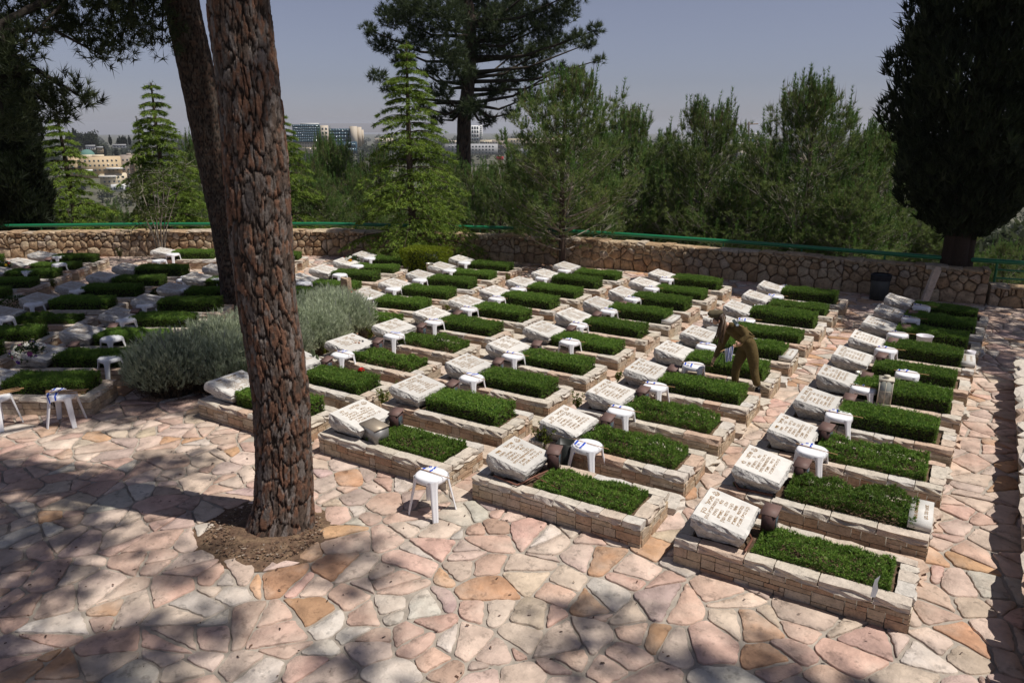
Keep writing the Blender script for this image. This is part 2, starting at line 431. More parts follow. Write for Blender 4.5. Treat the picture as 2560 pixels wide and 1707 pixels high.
TH = .27
def headstone_mesh(seed):
    bm = bmesh.new(); bmesh.ops.create_cube(bm, size=2.)
    bmesh.ops.subdivide_edges(bm, edges=bm.edges[:], cuts=8, use_grid_fill=True)
    r = random.Random(seed); hx, hy = .248*r.uniform(.95, 1.05), .312*r.uniform(.94, 1.04); off = Vector((seed*3.1, seed*1.7, 0))
    sl = r.uniform(.085, .12)
    for v in bm.verts:
        u = v.co.copy(); f = (u.z+1)/2
        tap = np.interp(f, [0, .15, .55, .85, 1], [.78, .86, 1.06, 1.08, 1.0])
        nx = mnoise.fractal(u*1.3+off, 1., 2., 4)
        nz2 = mnoise.noise(u*4.+off)
        side = max(abs(u.x), abs(u.y)) > .99
        k = tap+(nx*.075+nz2*.05 if side and f < .98 else 0)+(nz2*.012 if side and f >= .98 else 0)
        x, y = u.x*hx*k, u.y*hy*k
        th = TH
        z = f*th+ (0 if f < .98 else 0) - (u.x*.5+.5)*sl*f**1.5+(nx*.03 if f < .1 else 0)
        v.co = (x, y, z)
    for fc in bm.faces:
        top = all(abs(v.co.z-(TH-(v.co.x/hx*.5+.5)*sl)) < .012 for v in fc.verts) and fc.normal.z > .5
        fc.material_index = 0; fc.smooth = False
    bm.normal_update()
    for fc in bm.faces:
        if fc.normal.z > .9 and fc.calc_center_median().z > .1: fc.material_index = 1
    me = bpy.data.meshes.new('headstone'); bm.to_mesh(me); bm.free()
    me.materials.append(M['hs']); me.materials.append(M['hstop']); return me, sl, hx, hy
HST = [headstone_mesh(q+3) for q in range(7)]
# inscriptions
def text_mesh(lines, name='inscription'):
    ms = MB()
    for (s, x, y, size, bold) in lines:
        cu = bpy.data.curves.new('t', 'FONT'); cu.body = s[::-1]; cu.size = size; cu.align_x = 'CENTER'; cu.resolution_u = 1
        cu.offset = .0005 if bold else .0001
        o = bpy.data.objects.new('t', cu); col.objects.link(o)
        dg = bpy.context.evaluated_depsgraph_get(); dg.update()
        me = bpy.data.meshes.new_from_object(o.evaluated_get(dg))
        bpy.data.objects.remove(o)
        if len(me.vertices):
            V = np.array([v.co[:] for v in me.vertices]); V[:, 0] += x; V[:, 1] += y; V[:, 2] = 0
            me.calc_loop_triangles(); F = np.array([t.vertices[:] for t in me.loop_triangles])
            ms.add(V, F)
        bpy.data.meshes.remove(me)
    return ms
def strip(ms, pts, w):
    P = np.array(pts, float)
    for a, b in zip(P[:-1], P[1:]):
        e = (b-a)/(np.linalg.norm(b-a)+1e-9); n = np.array([-e[1], e[0]])*w/2; a2, b2 = a-e*w*.4, b+e*w*.4
        ms.add([(*(a2-n), 0), (*(b2-n), 0), (*(b2+n), 0), (*(a2+n), 0)], [(0, 1, 2, 3)])
def emblem(ms, cx, cy, R, w=.0035):
    pts = []
    for q in range(12):
        r_ = R if q % 2 == 0 else R*.577; t = math.pi/2+q*math.pi/6; pts.append((cx+r_*math.cos(t), cy+r_*math.sin(t)))
    strip(ms, pts+pts[:1], w)
    strip(ms, [(cx-R*.5, cy-R*.6), (cx+R*.45, cy+R*.55)], w)
    for f in (1.15, 1.32): strip(ms, [(cx+R*f*math.cos(t), cy+R*f*math.sin(t)*.95-R*.05) for t in np.linspace(math.pi*1.05, math.pi*1.95, 12)], w)
def lay(rows, dx=.0):
    out = []; y = .150
    for q, r in enumerate(rows):
        size = .064 if q == 0 else .046
        ws = r.split('|'); n = len(ws)
        for k, t in enumerate(ws):
            x = (.20-.40*(k+.5)/n) if n > 1 else .02
            out.append((t, x-(.05 if q < 2 else 0), y, size, q == 0))
        y -= .0455
    return out
TXT = [['מיכאל|כהן', 'בן נחמה|וזכריה הכהן', 'נולד|בעינים', 'עלה|בתשי״ש', 'בקרב|ברמת הגולן', 'ששת|הימים', 'במלחמת|התשכ״ז', 'בן כג בנפלו|תנצב״ה'],
       ['דניאל|דדי', 'אלוף|משנה', 'בן פנים|ושפרה', 'נולד|בירושלים', 'בקרב|בירושלים', 'במלחמת|ששת הימים', 'כו אייר|תשכ״ז', 'בן יט בנפלו|תנצב״ה'],
       ['שלמה|לוי', 'בן|ושרה', 'נולד|בירושלים', 'נפל בקרב|לירושלים', 'במלחמת|ששת הימים', 'כו אייר|תשכ״ז', 'בן כא בנפלו|תנצב״ה'],
       ['יוסף|בר', 'בן רחל|ומשה', 'נולד|בתש״ו', 'נפל|במלחמת', 'ששת|הימים', 'בן כא בנפלו|תנצב״ה']]
INS = []
for rows in TXT:
    ms = text_mesh(lay(rows)); emblem(ms, .2, .165, .03); INS.append(ms.mesh('inscription', M['letter']))
PLQ = text_mesh([('לזכר בננו האהוב', 0, .03, .05, True), ('מאת אמא ואבא ז״ל', 0, -.06, .05, True)]).mesh('inscription', M['letter'])

# hedges
def needles(mb, C, D, k, ln, w, spread, cols, rg):
    n = len(C)
    d = nrm(D[:, None]+spread*rg.normal(size=(n, k, 3)))
    b = np.repeat(C[:, None], k, 1)+rg.normal(size=(n, k, 3))*ln*.08
    sd_ = nrm(np.cross(d, rg.normal(size=(n, k, 3))))*w*.5
    l = ln*rg.uniform(.65, 1.15, (n, k, 1))
    V = np.stack([b-sd_, b+sd_, b+d*l], 2).reshape(-1, 3)
    c = np.repeat(cols, k*3, 0)*rg.uniform(.8, 1.2, (n, k, 1)).repeat(3, 1).reshape(-1, 1)
    mb.add(V, np.arange(len(V)).reshape(-1, 3), c)
HX0, HX1, HY0, HY1 = .66, 1.90, .115, .685
def hedge_mesh(seed, top, n, kind):
    rg = np.random.default_rng(seed); mb = MB()
    x0, x1, y0, y1 = HX0+rg.uniform(-.02, .06), HX1-rg.uniform(0, .06), HY0+.02, HY1-.02
    z0 = .22
    def hz(x, y):
        e = np.minimum.reduce([(x-x0), (x1-x), (y-y0), (y1-y)])
        bumpy = np.array([mnoise.noise(Vector((a*5, b*5, seed))) for a, b in zip(x, y)])
        bumpy2 = np.array([mnoise.noise(Vector((a*2.2, b*2.2, seed+9))) for a, b in zip(x, y)])
        if kind == 'box': return top*(1-.26*np.exp(-e/.055))+.022*bumpy+.028*bumpy2
        return top*(.55+.45*np.clip(e/.12, 0, 1))*(1+.55*bumpy+.5*bumpy2)
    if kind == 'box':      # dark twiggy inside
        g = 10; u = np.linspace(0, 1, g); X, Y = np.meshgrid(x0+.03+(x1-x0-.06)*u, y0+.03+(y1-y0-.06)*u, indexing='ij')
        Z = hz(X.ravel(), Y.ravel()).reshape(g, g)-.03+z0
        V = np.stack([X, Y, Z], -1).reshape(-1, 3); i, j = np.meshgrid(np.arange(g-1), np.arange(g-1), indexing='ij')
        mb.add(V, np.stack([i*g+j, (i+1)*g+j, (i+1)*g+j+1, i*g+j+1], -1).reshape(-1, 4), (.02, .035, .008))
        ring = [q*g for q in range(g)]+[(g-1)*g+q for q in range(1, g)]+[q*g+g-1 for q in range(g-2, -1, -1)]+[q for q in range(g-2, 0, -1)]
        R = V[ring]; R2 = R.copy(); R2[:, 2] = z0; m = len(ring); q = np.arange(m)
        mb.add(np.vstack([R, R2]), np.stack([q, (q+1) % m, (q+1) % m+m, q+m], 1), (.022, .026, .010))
    nt_ = int(n*.62)
    x, y = rg.uniform(x0, x1, nt_), rg.uniform(y0, y1, nt_); zt_ = hz(x, y)
    tuf = np.array([mnoise.noise(Vector((a*19, b*19, seed+3))) for a, b in zip(x, y)]); tuf2 = np.array([mnoise.noise(Vector((a*38, b*38, seed+5))) for a, b in zip(x, y)])
    zt_ = zt_+(.016 if kind == 'box' else .026)*tuf+(.008 if kind == 'box' else .014)*tuf2
    if kind != 'box':
        keep = zt_ > top*.30; x, y, zt_, tuf = x[keep], y[keep], zt_[keep], tuf[keep]
    C = np.stack([x, y, z0+zt_-.022], 1); D = np.tile([0, 0, 1.], (len(C), 1))
    g1, g2 = np.array([.092, .190, .028]), np.array([.205, .32, .052])
    f = np.clip(.45+.9*tuf[:, None]+.35*rg.normal(size=(len(C), 1)), 0, 1); cols = g1*(1-f)+g2*f
    br = rg.random(len(C)) < (.03 if kind == 'box' else .10); cols[br] = [.12, .095, .045]
    needles(mb, C, D, 4, .030 if kind == 'box' else .034, .0095, .8 if kind == 'box' else .9, cols, rg)
    # sides
    ns = n-nt_; per = rg.random(ns)*(2*(x1-x0)+2*(y1-y0)); P = []; Dn = []
    lx, ly = x1-x0, y1-y0
    for p in per:
        if p < lx: P.append((x0+p, y0)); Dn.append((0, -1))
        elif p < lx+ly: P.append((x1, y0+p-lx)); Dn.append((1, 0))
        elif p < 2*lx+ly: P.append((x0+p-lx-ly, y1)); Dn.append((0, 1))
        else: P.append((x0, y0+p-2*lx-ly)); Dn.append((-1, 0))
    P, Dn = np.array(P), np.array(Dn); fz = rg.random(ns)
    zz = z0+hz(np.clip(P[:, 0], x0+.06, x1-.06), np.clip(P[:, 1], y0+.06, y1-.06))*fz
    C = np.stack([P[:, 0]-Dn[:, 0]*.02, P[:, 1]-Dn[:, 1]*.02, zz], 1); D = np.stack([Dn[:, 0], Dn[:, 1], np.full(ns, .7)], 1)
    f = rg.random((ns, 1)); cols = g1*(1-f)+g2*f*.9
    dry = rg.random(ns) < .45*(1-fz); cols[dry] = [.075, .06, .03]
    needles(mb, C, D, 4, .032, .009, .7, cols, rg)
    return mb.mesh('hedge', M['hedge'])
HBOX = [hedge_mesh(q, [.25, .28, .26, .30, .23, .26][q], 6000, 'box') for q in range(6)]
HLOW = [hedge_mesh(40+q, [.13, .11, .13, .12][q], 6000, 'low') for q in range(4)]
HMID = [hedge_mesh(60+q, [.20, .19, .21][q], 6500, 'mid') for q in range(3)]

# ------------------------------------------------------------------ graves
WH = .27
core_me = MB().box((.02, .02, -.02), (L_-.02, W_-.02, .195)).mesh('kerb_wall', M['mortar'])
soil_me = MB().box((.10, .10, .19), (L_-.10, W_-.10, .232)).mesh('soil', M['soil'])
plaque_me = MB().box((-.105, -.27, 0), (.105, .27, .075)).mesh('plaque', M['hstop'])
gap_bricks = []
GR = {}
rb = random.Random(5)
def course(parent, length, z0, z1, place, lo, hi, depth, shapes, over=0.):
    s = 0.
    while s < length-.01:
        l = rb.uniform(lo, hi)
        if length-s-l < lo*.7: l = length-s
        x, y, rz = place(s+l/2)
        o = ob('stone', rb.choice(shapes), parent, (x, y, (z0+z1)/2), rz+(0 if rb.random() < .5 else 0))
        o.scale = (l-.007, depth*rb.uniform(.96, 1.06), (z1-z0)-.006)
        s += l
def ashlar(parent, length, z0, z1, rows, place, depth):
    cw = .045; n = max(3, round(length/cw)); cw = length/n; rh = (z1-z0)/rows; occ = np.zeros((rows, n), bool)
    for r in range(rows):
        c = 0
        while c < n:
            if occ[r, c]: c += 1; continue
            run = 1
            while c+run < n and not occ[r, c+run]: run += 1
            w = min(run, rb.randint(2, 7)); 
            if run-w == 1: w = run
            h = 1
            if r+1 < rows and rb.random() < .42 and not occ[r+1, c:c+w].any(): h = 2
            if h == 1 and w > 3 and rb.random() < .2: w = 3
            occ[r:r+h, c:c+w] = True
            x, y, rz = place((c+w/2)*cw); o = ob('stone', rb.choice(BRK), parent, (x, y, z0+(r+h/2)*rh), rz)
            o.scale = (w*cw-.006, depth*rb.uniform(.92, 1.12), h*rh-.005); c += w
for (cn, fb, q, gx, gy, ga) in graves:
    low = q == 1 and cn in 'ABC'
    d = math.hypot(gx, gy)
    if cn in 'ABCDPQ': desc = 'grave'
    else: desc = 'grave'
    pl = 'straggly ground cover' if low else 'clipped hedge'
    t = thing('grave', f'{desc} with {pl}, {ORD[fb]} from back wall, {COLTXT[cn]}', 'grave', (gx, gy, 0), ga, 'graves in the cemetery columns')
    GR[cn, q] = t
    kw = ob('kerb_wall', core_me, t)
    ob('soil', soil_me, t)
    far = d > 12.5
    zs = [-.01, .055, .12, .188] if not far else [-.01, .09, .188]
    if not far:
        ashlar(kw, L_, -.01, .188, 4, lambda s: (s, .032, 0), .064)
        ashlar(kw, W_-.06, -.01, .188, 4, lambda s: (L_-.032, .03+s, math.pi/2), .074)
        ashlar(kw, W_-.06, -.01, .188, 3, lambda s: (.032, W_-.03-s, -math.pi/2), .064)
    for z0, z1 in (zip(zs[:-1], zs[1:]) if far else ()):
        course(kw, L_, z0, z1, lambda s: (s, .032, 0), .13 if not far else .2, .33 if not far else .42, .064, BRK)
        course(kw, W_-.06, z0, z1, lambda s: (L_-.032, .03+s, math.pi/2), .12 if not far else .2, .26 if not far else .36, .070, BRK)
        if not far or cn == 'A': course(kw, W_-.06, z0, z1, lambda s: (.032, W_-.03-s, -math.pi/2), .14, .30, .064, BRK)
    course(kw, L_, .19, .275, lambda s: (s, .062, 0), .22, .46, .14, COP)
    course(kw, L_, .19, .275, lambda s: (L_-s, W_-.062, math.pi), .24, .46, .13, COP)
    course(kw, W_-.27, .19, .278, lambda s: (L_-.065, .133+s, math.pi/2), .16, .34, .145, COP)
    course(kw, W_-.27, .19, .275, lambda s: (.062, W_-.133-s, -math.pi/2), .20, .34, .13, COP)
    # headstone
    hi = rb.randrange(len(HST)) if q > 1 else {'A': 0, 'B': 1, 'C': 2, 'D': 3}.get(cn, 4)
    me, sl, hx, hy = HST[hi]
    hs = ob('headstone', me, t, (.385+rb.uniform(-.02, .02), .40+rb.uniform(-.015, .015), .272), rb.uniform(-.03, .03))
    ii = {('A', 1): 0, ('B', 1): 1, ('A', 2): 2}.get((cn, q), rb.randrange(4))
    ins_ = tag(ob('inscription', INS[ii], hs), kind='stuff')
    R = Matrix.Rotation(math.atan2(sl, 2*hx), 4, 'Y') @ Matrix.Rotation(math.pi/2, 4, 'Z')
    ins_.matrix_basis = Matrix.Translation((0, 0, TH-sl/2+.003)) @ R @ Matrix.Diagonal((1.13, 1.05, 1, 1))
    # planting
    if low: hm = HLOW['ABC'.index(cn)]
    elif (cn, q) in (('A', 2), ('B', 2), ('D', 3), ('D', 4), ('A', 3), ('P', 1), ('B', 3), ('F', 3)): hm = rb.choice(HMID)
    else: hm = rb.choice(HBOX)
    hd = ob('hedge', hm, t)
    if rb.random() < .5: hd.location = (0, W_, 0); hd.scale = (1, -1, 1)
    hd.scale.z = rb.uniform(.9, 1.12)
    if hd.scale.z: hd.location.z = .22*(1-hd.scale.z)
    # step in the gap towards the next grave
    if fb > 1 and cn in 'ABCDPQ':
        st = ob('step', rb.choice(COP), t, (L_-.12, W_+.20, .03), math.pi/2); st.scale = (.36, .36, .10)

# ------------------------------------------------------------------ stools and flags
def stool_parts():
    s = MB(); k = 32; th = np.arange(k)/k*2*math.pi
    lob = 1+.035*np.cos(4*(th-math.pi/4))
    rings = [(.0, .443), (.08, .442), (.135, .440), (.150, .4355), (.158, .425), (.160, .40)]
    V = []
    for r_, z in rings: V += [(r_*l*math.cos(t), r_*l*math.sin(t), z) for t, l in zip(th, lob)]
    low = [(.163*l*math.cos(t), .163*l*math.sin(t), .378-.03*max(0, math.cos(4*(t-math.pi/4)))**3) for t, l in zip(th, lob)]
    inn = [(.155*l*math.cos(t), .155*l*math.sin(t), .378-.03*max(0, math.cos(4*(t-math.pi/4)))**3) for t, l in zip(th, lob)]
    inn2 = [(.15*l*math.cos(t), .15*l*math.sin(t), .425) for t, l in zip(th, lob)]
    V += low+inn+inn2+[(0, 0, .425)]*k
    n = len(rings)+4; i, j = np.meshgrid(np.arange(n-1), np.arange(k), indexing='ij'); j2 = (j+1) % k
    s.add(V, np.stack([i*k+j, i*k+j2, (i+1)*k+j2, (i+1)*k+j], -1).reshape(-1, 4))
    seat = s.mesh('seat', M['plastic'], True)
    l = MB(); rows = []
    for f in np.linspace(0, 1, 6):
        z = .418*(1-f); r_ = .142+(.232-.142)*f; w = .044-.013*f+(.012 if f == 0 else 0)
        for t in np.linspace(-1.35, 1.35, 9):        # rounded outer skin with a groove down the middle
            g = -.010*math.exp(-(t/.28)**2)
            rows.append((r_+w*.75*math.cos(t)+g, w*math.sin(t), z))
        for t in (.75, 0, -.75): rows.append((r_+w*.1, w*.8*t, z))
    m = 12; i, j = np.meshgrid(np.arange(5), np.arange(m), indexing='ij'); j2 = (j+1) % m
    l.add(rows, np.stack([i*m+j, (i+1)*m+j, (i+1)*m+j2, i*m+j2], -1).reshape(-1, 4))
    return seat, l.mesh('leg', M['plastic'], True)
SEAT, LEG = stool_parts()
def stool(px, py, label, z=.455, zb=0., rz=0., group='white plastic stools beside the graves', pos=None):
    p = pos or G(px, py, z+zb)
    t = thing('stool', label, 'stool', (p.x, p.y, zb), rz, group)
    ob('seat', SEAT, t, None, 0, (1.1, 1.1, 1.04))
    for q in range(4): ob('leg', LEG, t, None, math.pi/4+q*math.pi/2, (1.07, 1.1, 1.04))
    return t
BLUE, WHITE = (.012, .075, .50), (.80, .80, .84)
def flag_meshes(seed, side, rolled):
    r = random.Random(seed); out = {}
    n, m = 20, 12; hw, fl = .155, .21 if not rolled else .09
    mb = MB(); x0 = -.15
    ph = r.uniform(0, 6)
    def pt(a, b):
        x = x0+a*hw+b*r_off; y = side*(.0+b*fl*.93); rr_ = math.hypot(x, y)
        z = .4475+.004*math.sin(a*9+ph+b*4)+.004*math.sin(b*8+ph)
        if rolled: z += .014*math.sin(math.pi*b)
        if rr_ > .155: z -= min(.12, (rr_-.155)*1.6); f = .155+(rr_-.155)*.25; x *= f/rr_; y *= f/rr_
        return (x, y, z+.002)
    r_off = r.uniform(-.05, .03)
    for i_ in range(n):
        for j_ in range(m):
            a0, a1, b0, b1 = i_/n, (i_+1)/n, j_/m, (j_+1)/m; am = (a0+a1)/2
            c = BLUE if .10 < am < .25 or .75 < am < .90 else WHITE
            mb.add([pt(a0, b0), pt(a1, b0), pt(a1, b1), pt(a0, b1)], [(0, 1, 2, 3)], c)
    out['cloth'] = mb.mesh('cloth', M['cloth'], True)
    if not rolled:
        st = MB(); pts = [(.5+.12*math.cos(t), .5+.10*math.sin(t)) for t in np.linspace(0, 2*math.pi, 7)[:-1]]
        for tri in ((0, 2, 4), (1, 3, 5)):
            for q in range(3):
                a, b = np.array(pts[tri[q]]), np.array(pts[tri[(q+1) % 3]]); e = (b-a)/np.linalg.norm(b-a); nn = np.array([-e[1], e[0]])*.016
                st.add([tuple(np.array(pt(*p))+[0, 0, .0025]) for p in (a-nn, b-nn, b+nn, a+nn)], [(0, 1, 2, 3)], BLUE)
        out['star'] = st.mesh('star', M['cloth'])
    sk = MB(); sk.tube([(-.19, 0, .4535), (.0, 0, .4535), (.29, 0, .4535)], .0045, 6); out['stick'] = sk.mesh('stick', M['wood'], True)
    rbn = MB(); V = []
    for q in range(7): V += [(-.175+.004*math.sin(q), -side*(.004+.0*q)-.006, .452-.028*q), (-.163+.006*math.sin(q*1.3), -side*.006-.012, .452-.028*q)]
    rbn.add(V, [(2*q, 2*q+1, 2*q+3, 2*q+2) for q in range(6)]); out['ribbon'] = rbn.mesh('ribbon', M['black'])
    return out
FL = [flag_meshes(1, -1, False), flag_meshes(2, 1, False), flag_meshes(3, 1, True), flag_meshes(4, 1, False)]
def flag(st, v, label, rz):
    t = thing('flag', label, 'flag', st.location+Vector((0, 0, .017)), rz, 'small flags laid on the stools')
    for nm, me in FL[v].items(): ob(nm, me, t)
ST = {'A': [(2030, 1122), (2098, 1035), (2160, 968), (2269, 932), (2216, 872), (2245, 833), (2277, 795), (2304, 765)],
      'B': [(1468, 1110), (1552, 1023), (1638, 963), (1734, 911), (1766, 863), (1866, 798), (1905, 765), (1939, 738), (1963, 716)],
      'C': [(1078, 1183), (1179, 941), (1283, 886), (1425, 852), (1446, 810), (1522, 775), (1581, 745), (1629, 719), (1667, 696)],
      'D': [(856, 883), (985, 836), (1085, 802), (1172, 770), (1242, 744), (1296, 720), (1356, 693), (1411, 674)],
      'P': [(911, 744), (983, 720), (1049, 698), (1124, 674), (1161, 655)], 'Q': [(760, 706), (849, 685), (892, 663), (924, 644)],
      'E': [(275, 892), (279, 843), (314, 797), (364, 760), (450, 723), (543, 695), (461, 697), (470, 690)],
      'F': [(9, 794), (84, 757), (193, 723), (321, 670), (398, 650), (432, 634)], 'G': [(71, 677), (148, 659), (146, 640)]}
SW = {'A': 'with small flag', 'B': 'with small flag', 'C': 'with small flag', 'D': 'with small flag'}
for cn, L in ST.items():
    for q, (px, py) in enumerate(L):
        n = len(L)-q
        lab = f'white plastic stool {ORD[n]} from back wall among stools, {COLTXT[cn]}'
        if cn == 'C' and q == 0: lab = 'white plastic stool standing alone on open paving by a grave corner'
        s = stool(px, py, lab, rz=(rb.uniform(-.2, .2) if (cn, q) != ('C', 0) else 0))
        if cn in 'ABCD' and not (cn == 'D' and n == 0):
            near_side = (cn in 'B' and q == 0)
            v = 0 if (near_side or (cn == 'B' and q in (3, 5, 6, 7))) else (2 if (cn == 'B' and q in (1, 2)) or rb.random() < .15 else rb.choice([1, 3]))
            flag(s, v, f'small blue and white flag on stool {ORD[n]} from back wall, {COLTXT[cn]}', rb.uniform(-.22, .12))
# two stools with bundles of flags
b1 = stool(0, 0, 'white plastic stool holding a thick flag bundle beside a shaded grave kerb', pos=G(168, 1058), rz=math.radians(38), group='stools with flag bundles')
b2 = stool(0, 0, 'white plastic stool with a spread of draped flags on the shaded paving', pos=G(4, 1064), rz=math.radians(20), group='stools with flag bundles')
for s, rz, lab in ((b1, math.radians(38), 'bundle of blue and white flags on wooden sticks with black ribbons'), (b2, math.radians(75), 'heap of blue and white flags draped over stool')):
    t = thing('flag_bundle', lab, 'flags', s.location+Vector((0, 0, .017)), rz, 'flag bundles')
    for q in range(9):
        y, z = -.05+.0125*q, .452+.009*(q % 3)
        st_ = MB(); st_.tube([(-.20+rb.uniform(-.03, .03), y, z), (.32+rb.uniform(-.04, .03), y+rb.uniform(-.04, .04), z+rb.uniform(0, .012))], .0042, 6); st_.obj('stick', M['wood'], t, True)
    for q in range(4):
        o = ob('cloth', FL[(0, 1, 3, 2)[q]]['cloth'], t, (.01*q-.03, .012*q-.02, .010+.006*q), rb.uniform(-.2, .2))
    for q in range(5):
        o = ob('ribbon', FL[0]['ribbon'], t, (.0+.008*q, -.06+.025*q, .0), rb.uniform(-.3, .3)); o.scale = (1, 1, rb.uniform(.8, 1.5)); o.location.z = .45*(1-o.scale.z)

# ------------------------------------------------------------------ memorial candle boxes
def candle_meshes():
    Z = .215; b = MB().box((-.065, -.065, -.02), (.065, .065, Z)); r = MB()
    r.add([(-.08, -.08, Z-.004), (.08, -.08, Z-.004), (.08, .08, Z+.045), (-.08, .08, Z+.045), (-.08, -.08, Z+.008), (.08, -.08, Z+.008), (.08, .08, Z+.057), (-.08, .08, Z+.057)],
          [(0, 3, 2, 1), (4, 5, 6, 7), (0, 1, 5, 4), (1, 2, 6, 5), (2, 3, 7, 6), (3, 0, 4, 7)])
    b.add([(-.065, -.065, Z), (.065, -.065, Z), (.065, .065, Z+.04), (-.065, .065, Z+.04), (.065, .065, Z), (-.065, .065, Z)], [(0, 1, 2, 3), (5, 3, 2, 4)])
    p = MB().box((.0655, -.042, .04), (.068, .042, .19))
    return b.mesh('body', M['rust']), r.mesh('roof', plain('brown_roof_sun_tint', (.17, .105, .09), .6, noise=.25)), p.mesh('pane', M['glass'])  # roof takes a lighter brown than the body, sunlight put into its colour
CB = candle_meshes()
CBX = {'A': [(1927, 1278), (2006, 1160), (2066, 1070), (2124, 995), (2167, 941), (2204, 890), (2231, 853), (2266, 819), (2282, 783)],
       'B': [(1386, 1127), (1519, 1046), (1608, 976), (1683, 922)], 'C': [(990, 1032), (1131, 960), (1246, 904), (1342, 860), (1428, 821), (1492, 786), (1556, 760)],
       'D': [(817, 900), (944, 853), (1054, 815), (1144, 783)], 'E': [(184, 862), (283, 815), (338, 778)], 'G': [(175, 630), (121, 648), (66, 669)]}
for cn, L in CBX.items():
    for q, (px, py) in enumerate(L):
        p = G(px, py, .49)
        t = thing('candle_box', f'brown metal candle box {ORD[len(L)-q]} from back wall among boxes, {COLTXT[cn]}', 'candle box', (p.x, p.y, .265), rb.uniform(-.25, .25)+(.55 if cn in 'EG' else 0), 'candle boxes beside the headstones')
        for nm, me in zip(('body', 'roof', 'pane'), CB): ob(nm, me, t)

# plaques
for (cn, q, lab) in (('A', 2, 'long pale inscribed plaque on the kerb of a grave near the paving edge'), ('A', 7, 'pale plaque on grave foot beside a white bucket, first column from cypress'), ('B', 6, 'pale plaque on the foot of a grave behind the soldier'), ('C', 7, 'pale plaque on the foot of a grave in third column from cypress')):
    g_ = GR[cn, q]; t = thing('plaque', lab, 'plaque', g_.location+Vector((L_-.105, .40, .288)), rb.uniform(-.04, .04), 'inscribed plaques')
    ob('slab', plaque_me, t); i_ = tag(ob('inscription', PLQ, t, (0, 0, .078), -math.pi/2), kind='stuff')

# ------------------------------------------------------------------ back wall and rail
CAPS = [rock(80+q, .12, 1) for q in range(8)]
for m_ in CAPS: m_.materials.append(M['rubble'])
def wall_rubble(name, pts, h, label, cat='wall', thick=.45, cellw=.24, nparts=300, h2=None):
    t = thing(name, label, cat, pts[0])
    org = Vector(pts[0]); core = MB(); stones = []
    s_acc = 0
    for a, b in zip(pts[:-1], pts[1:]):
        a, b = Vector(a), Vector(b); e = (b-a); l = e.length; e.normalize(); n = Vector((e.y, -e.x, 0))   # towards the plot
        if n.dot(-a) < 0: n = -n
        P = [a-org-n*.02, b-org-n*.02, b-org-n*thick, a-org-n*thick]
        core.add([(p.x, p.y, -.05) for p in P]+[(p.x, p.y, h-.04) for p in P], [(0, 1, 5, 4), (1, 2, 6, 5), (2, 3, 7, 6), (3, 0, 4, 7), (4, 5, 6, 7)])
        S = []; r = random.Random(int(l*100)); v = 0.
        rows = [(0, .36), (.30, .26), (.52, .20), (.70, .15)]
        for v0, sz in rows:
            u = r.uniform(0, sz)
            while u < l: S.append((u, min(h-.05, v0+sz*.5+r.uniform(-.06, .06)))); u += sz*r.uniform(.75, 1.35)
        S = np.array(S); cells = voronoi(S, rng.random(len(S))*.01, None, .4)
        for (u, v), poly in zip(S, cells):
            for nn, dd in (((0, -1), .03), ((0, 1), h+r.uniform(-.03, .03)), ((-1, 0), 0.0), ((1, 0), l)):
                poly = clip(poly, nn, dd)
                if len(poly) < 3: break
            if len(poly) < 3: continue
            ins = inset(poly, .010)
            if not ins: continue
            P2 = roughen(ins, .09, .010, r); c = np.mean(P2, 0); dep = r.uniform(.03, .07)
            def w3(p, o): q = a-org+e*p[0]+n*o; return (q.x, q.y, p[1])
            k = len(P2); V = [w3(p, -.03) for p in P2]+[w3(p, dep*.55+r.uniform(-.01, .01)) for p in P2]+[w3(c+(p-c)*.80, dep+r.uniform(-.016, .018)) for p in P2]+[w3(c, dep+r.uniform(-.012, .012))]
            m = np.arange(k); m2 = (m+1) % k
            dist = (a+e*u).length
            stones.append((poly, dist, V, np.vstack([np.stack([m, m2, m2+k, m+k], 1), np.stack([m+k, m2+k, m2+2*k, m+2*k], 1)]), np.stack([m+2*k, m2+2*k, np.full(k, 3*k)], 1), u, v, len(P2)))
    core.obj('core', M['wallcore'], t)
    def ar(p): return .5*abs(sum(p[q][0]*p[(q+1) % len(p)][1]-p[(q+1) % len(p)][0]*p[q][1] for q in range(len(p))))
    stones.sort(key=lambda z: -ar(z[0])/z[1]**2); rest = MB()
    for q, (poly, d, V, Fq, Ft, u, v, k) in enumerate(stones):
        b = MB() if q < nparts else rest; o0 = b.n; b.add(V, Fq); b.T.append(Ft+o0)
        if q < nparts: b.obj('stone', M['rubble'], t)
    if rest.n: tag(rest.obj('small_stones', M['rubble_isl'], t), kind='stuff')
    # capping slabs laid flat on top
    for a, b in zip(pts[:-1], pts[1:]):
        a, b = Vector(a), Vector(b); e = b-a; l = e.length; ang = math.atan2(e.y, e.x); e.normalize(); n = Vector((e.y, -e.x, 0))
        if n.dot(-a) < 0: n = -n
        u = 0
        while u < l-.05:
            w = min(rb.uniform(.22, .6), l-u); p = a-org+e*(u+w/2)-n*(thick/2-.03)
            o = ob('capping_stone', rb.choice(CAPS), t, (p.x, p.y, h-.01+rb.uniform(-.015, .02)), ang+rb.uniform(-.05, .05)); o.scale = (w-.01, thick+rb.uniform(-.08, .10), rb.uniform(.05, .10)); u += w
    return t
WALLH = .80
wall_rubble('stone_wall', WP, WALLH, 'long rubble stone wall behind the graves with flat capping stones')
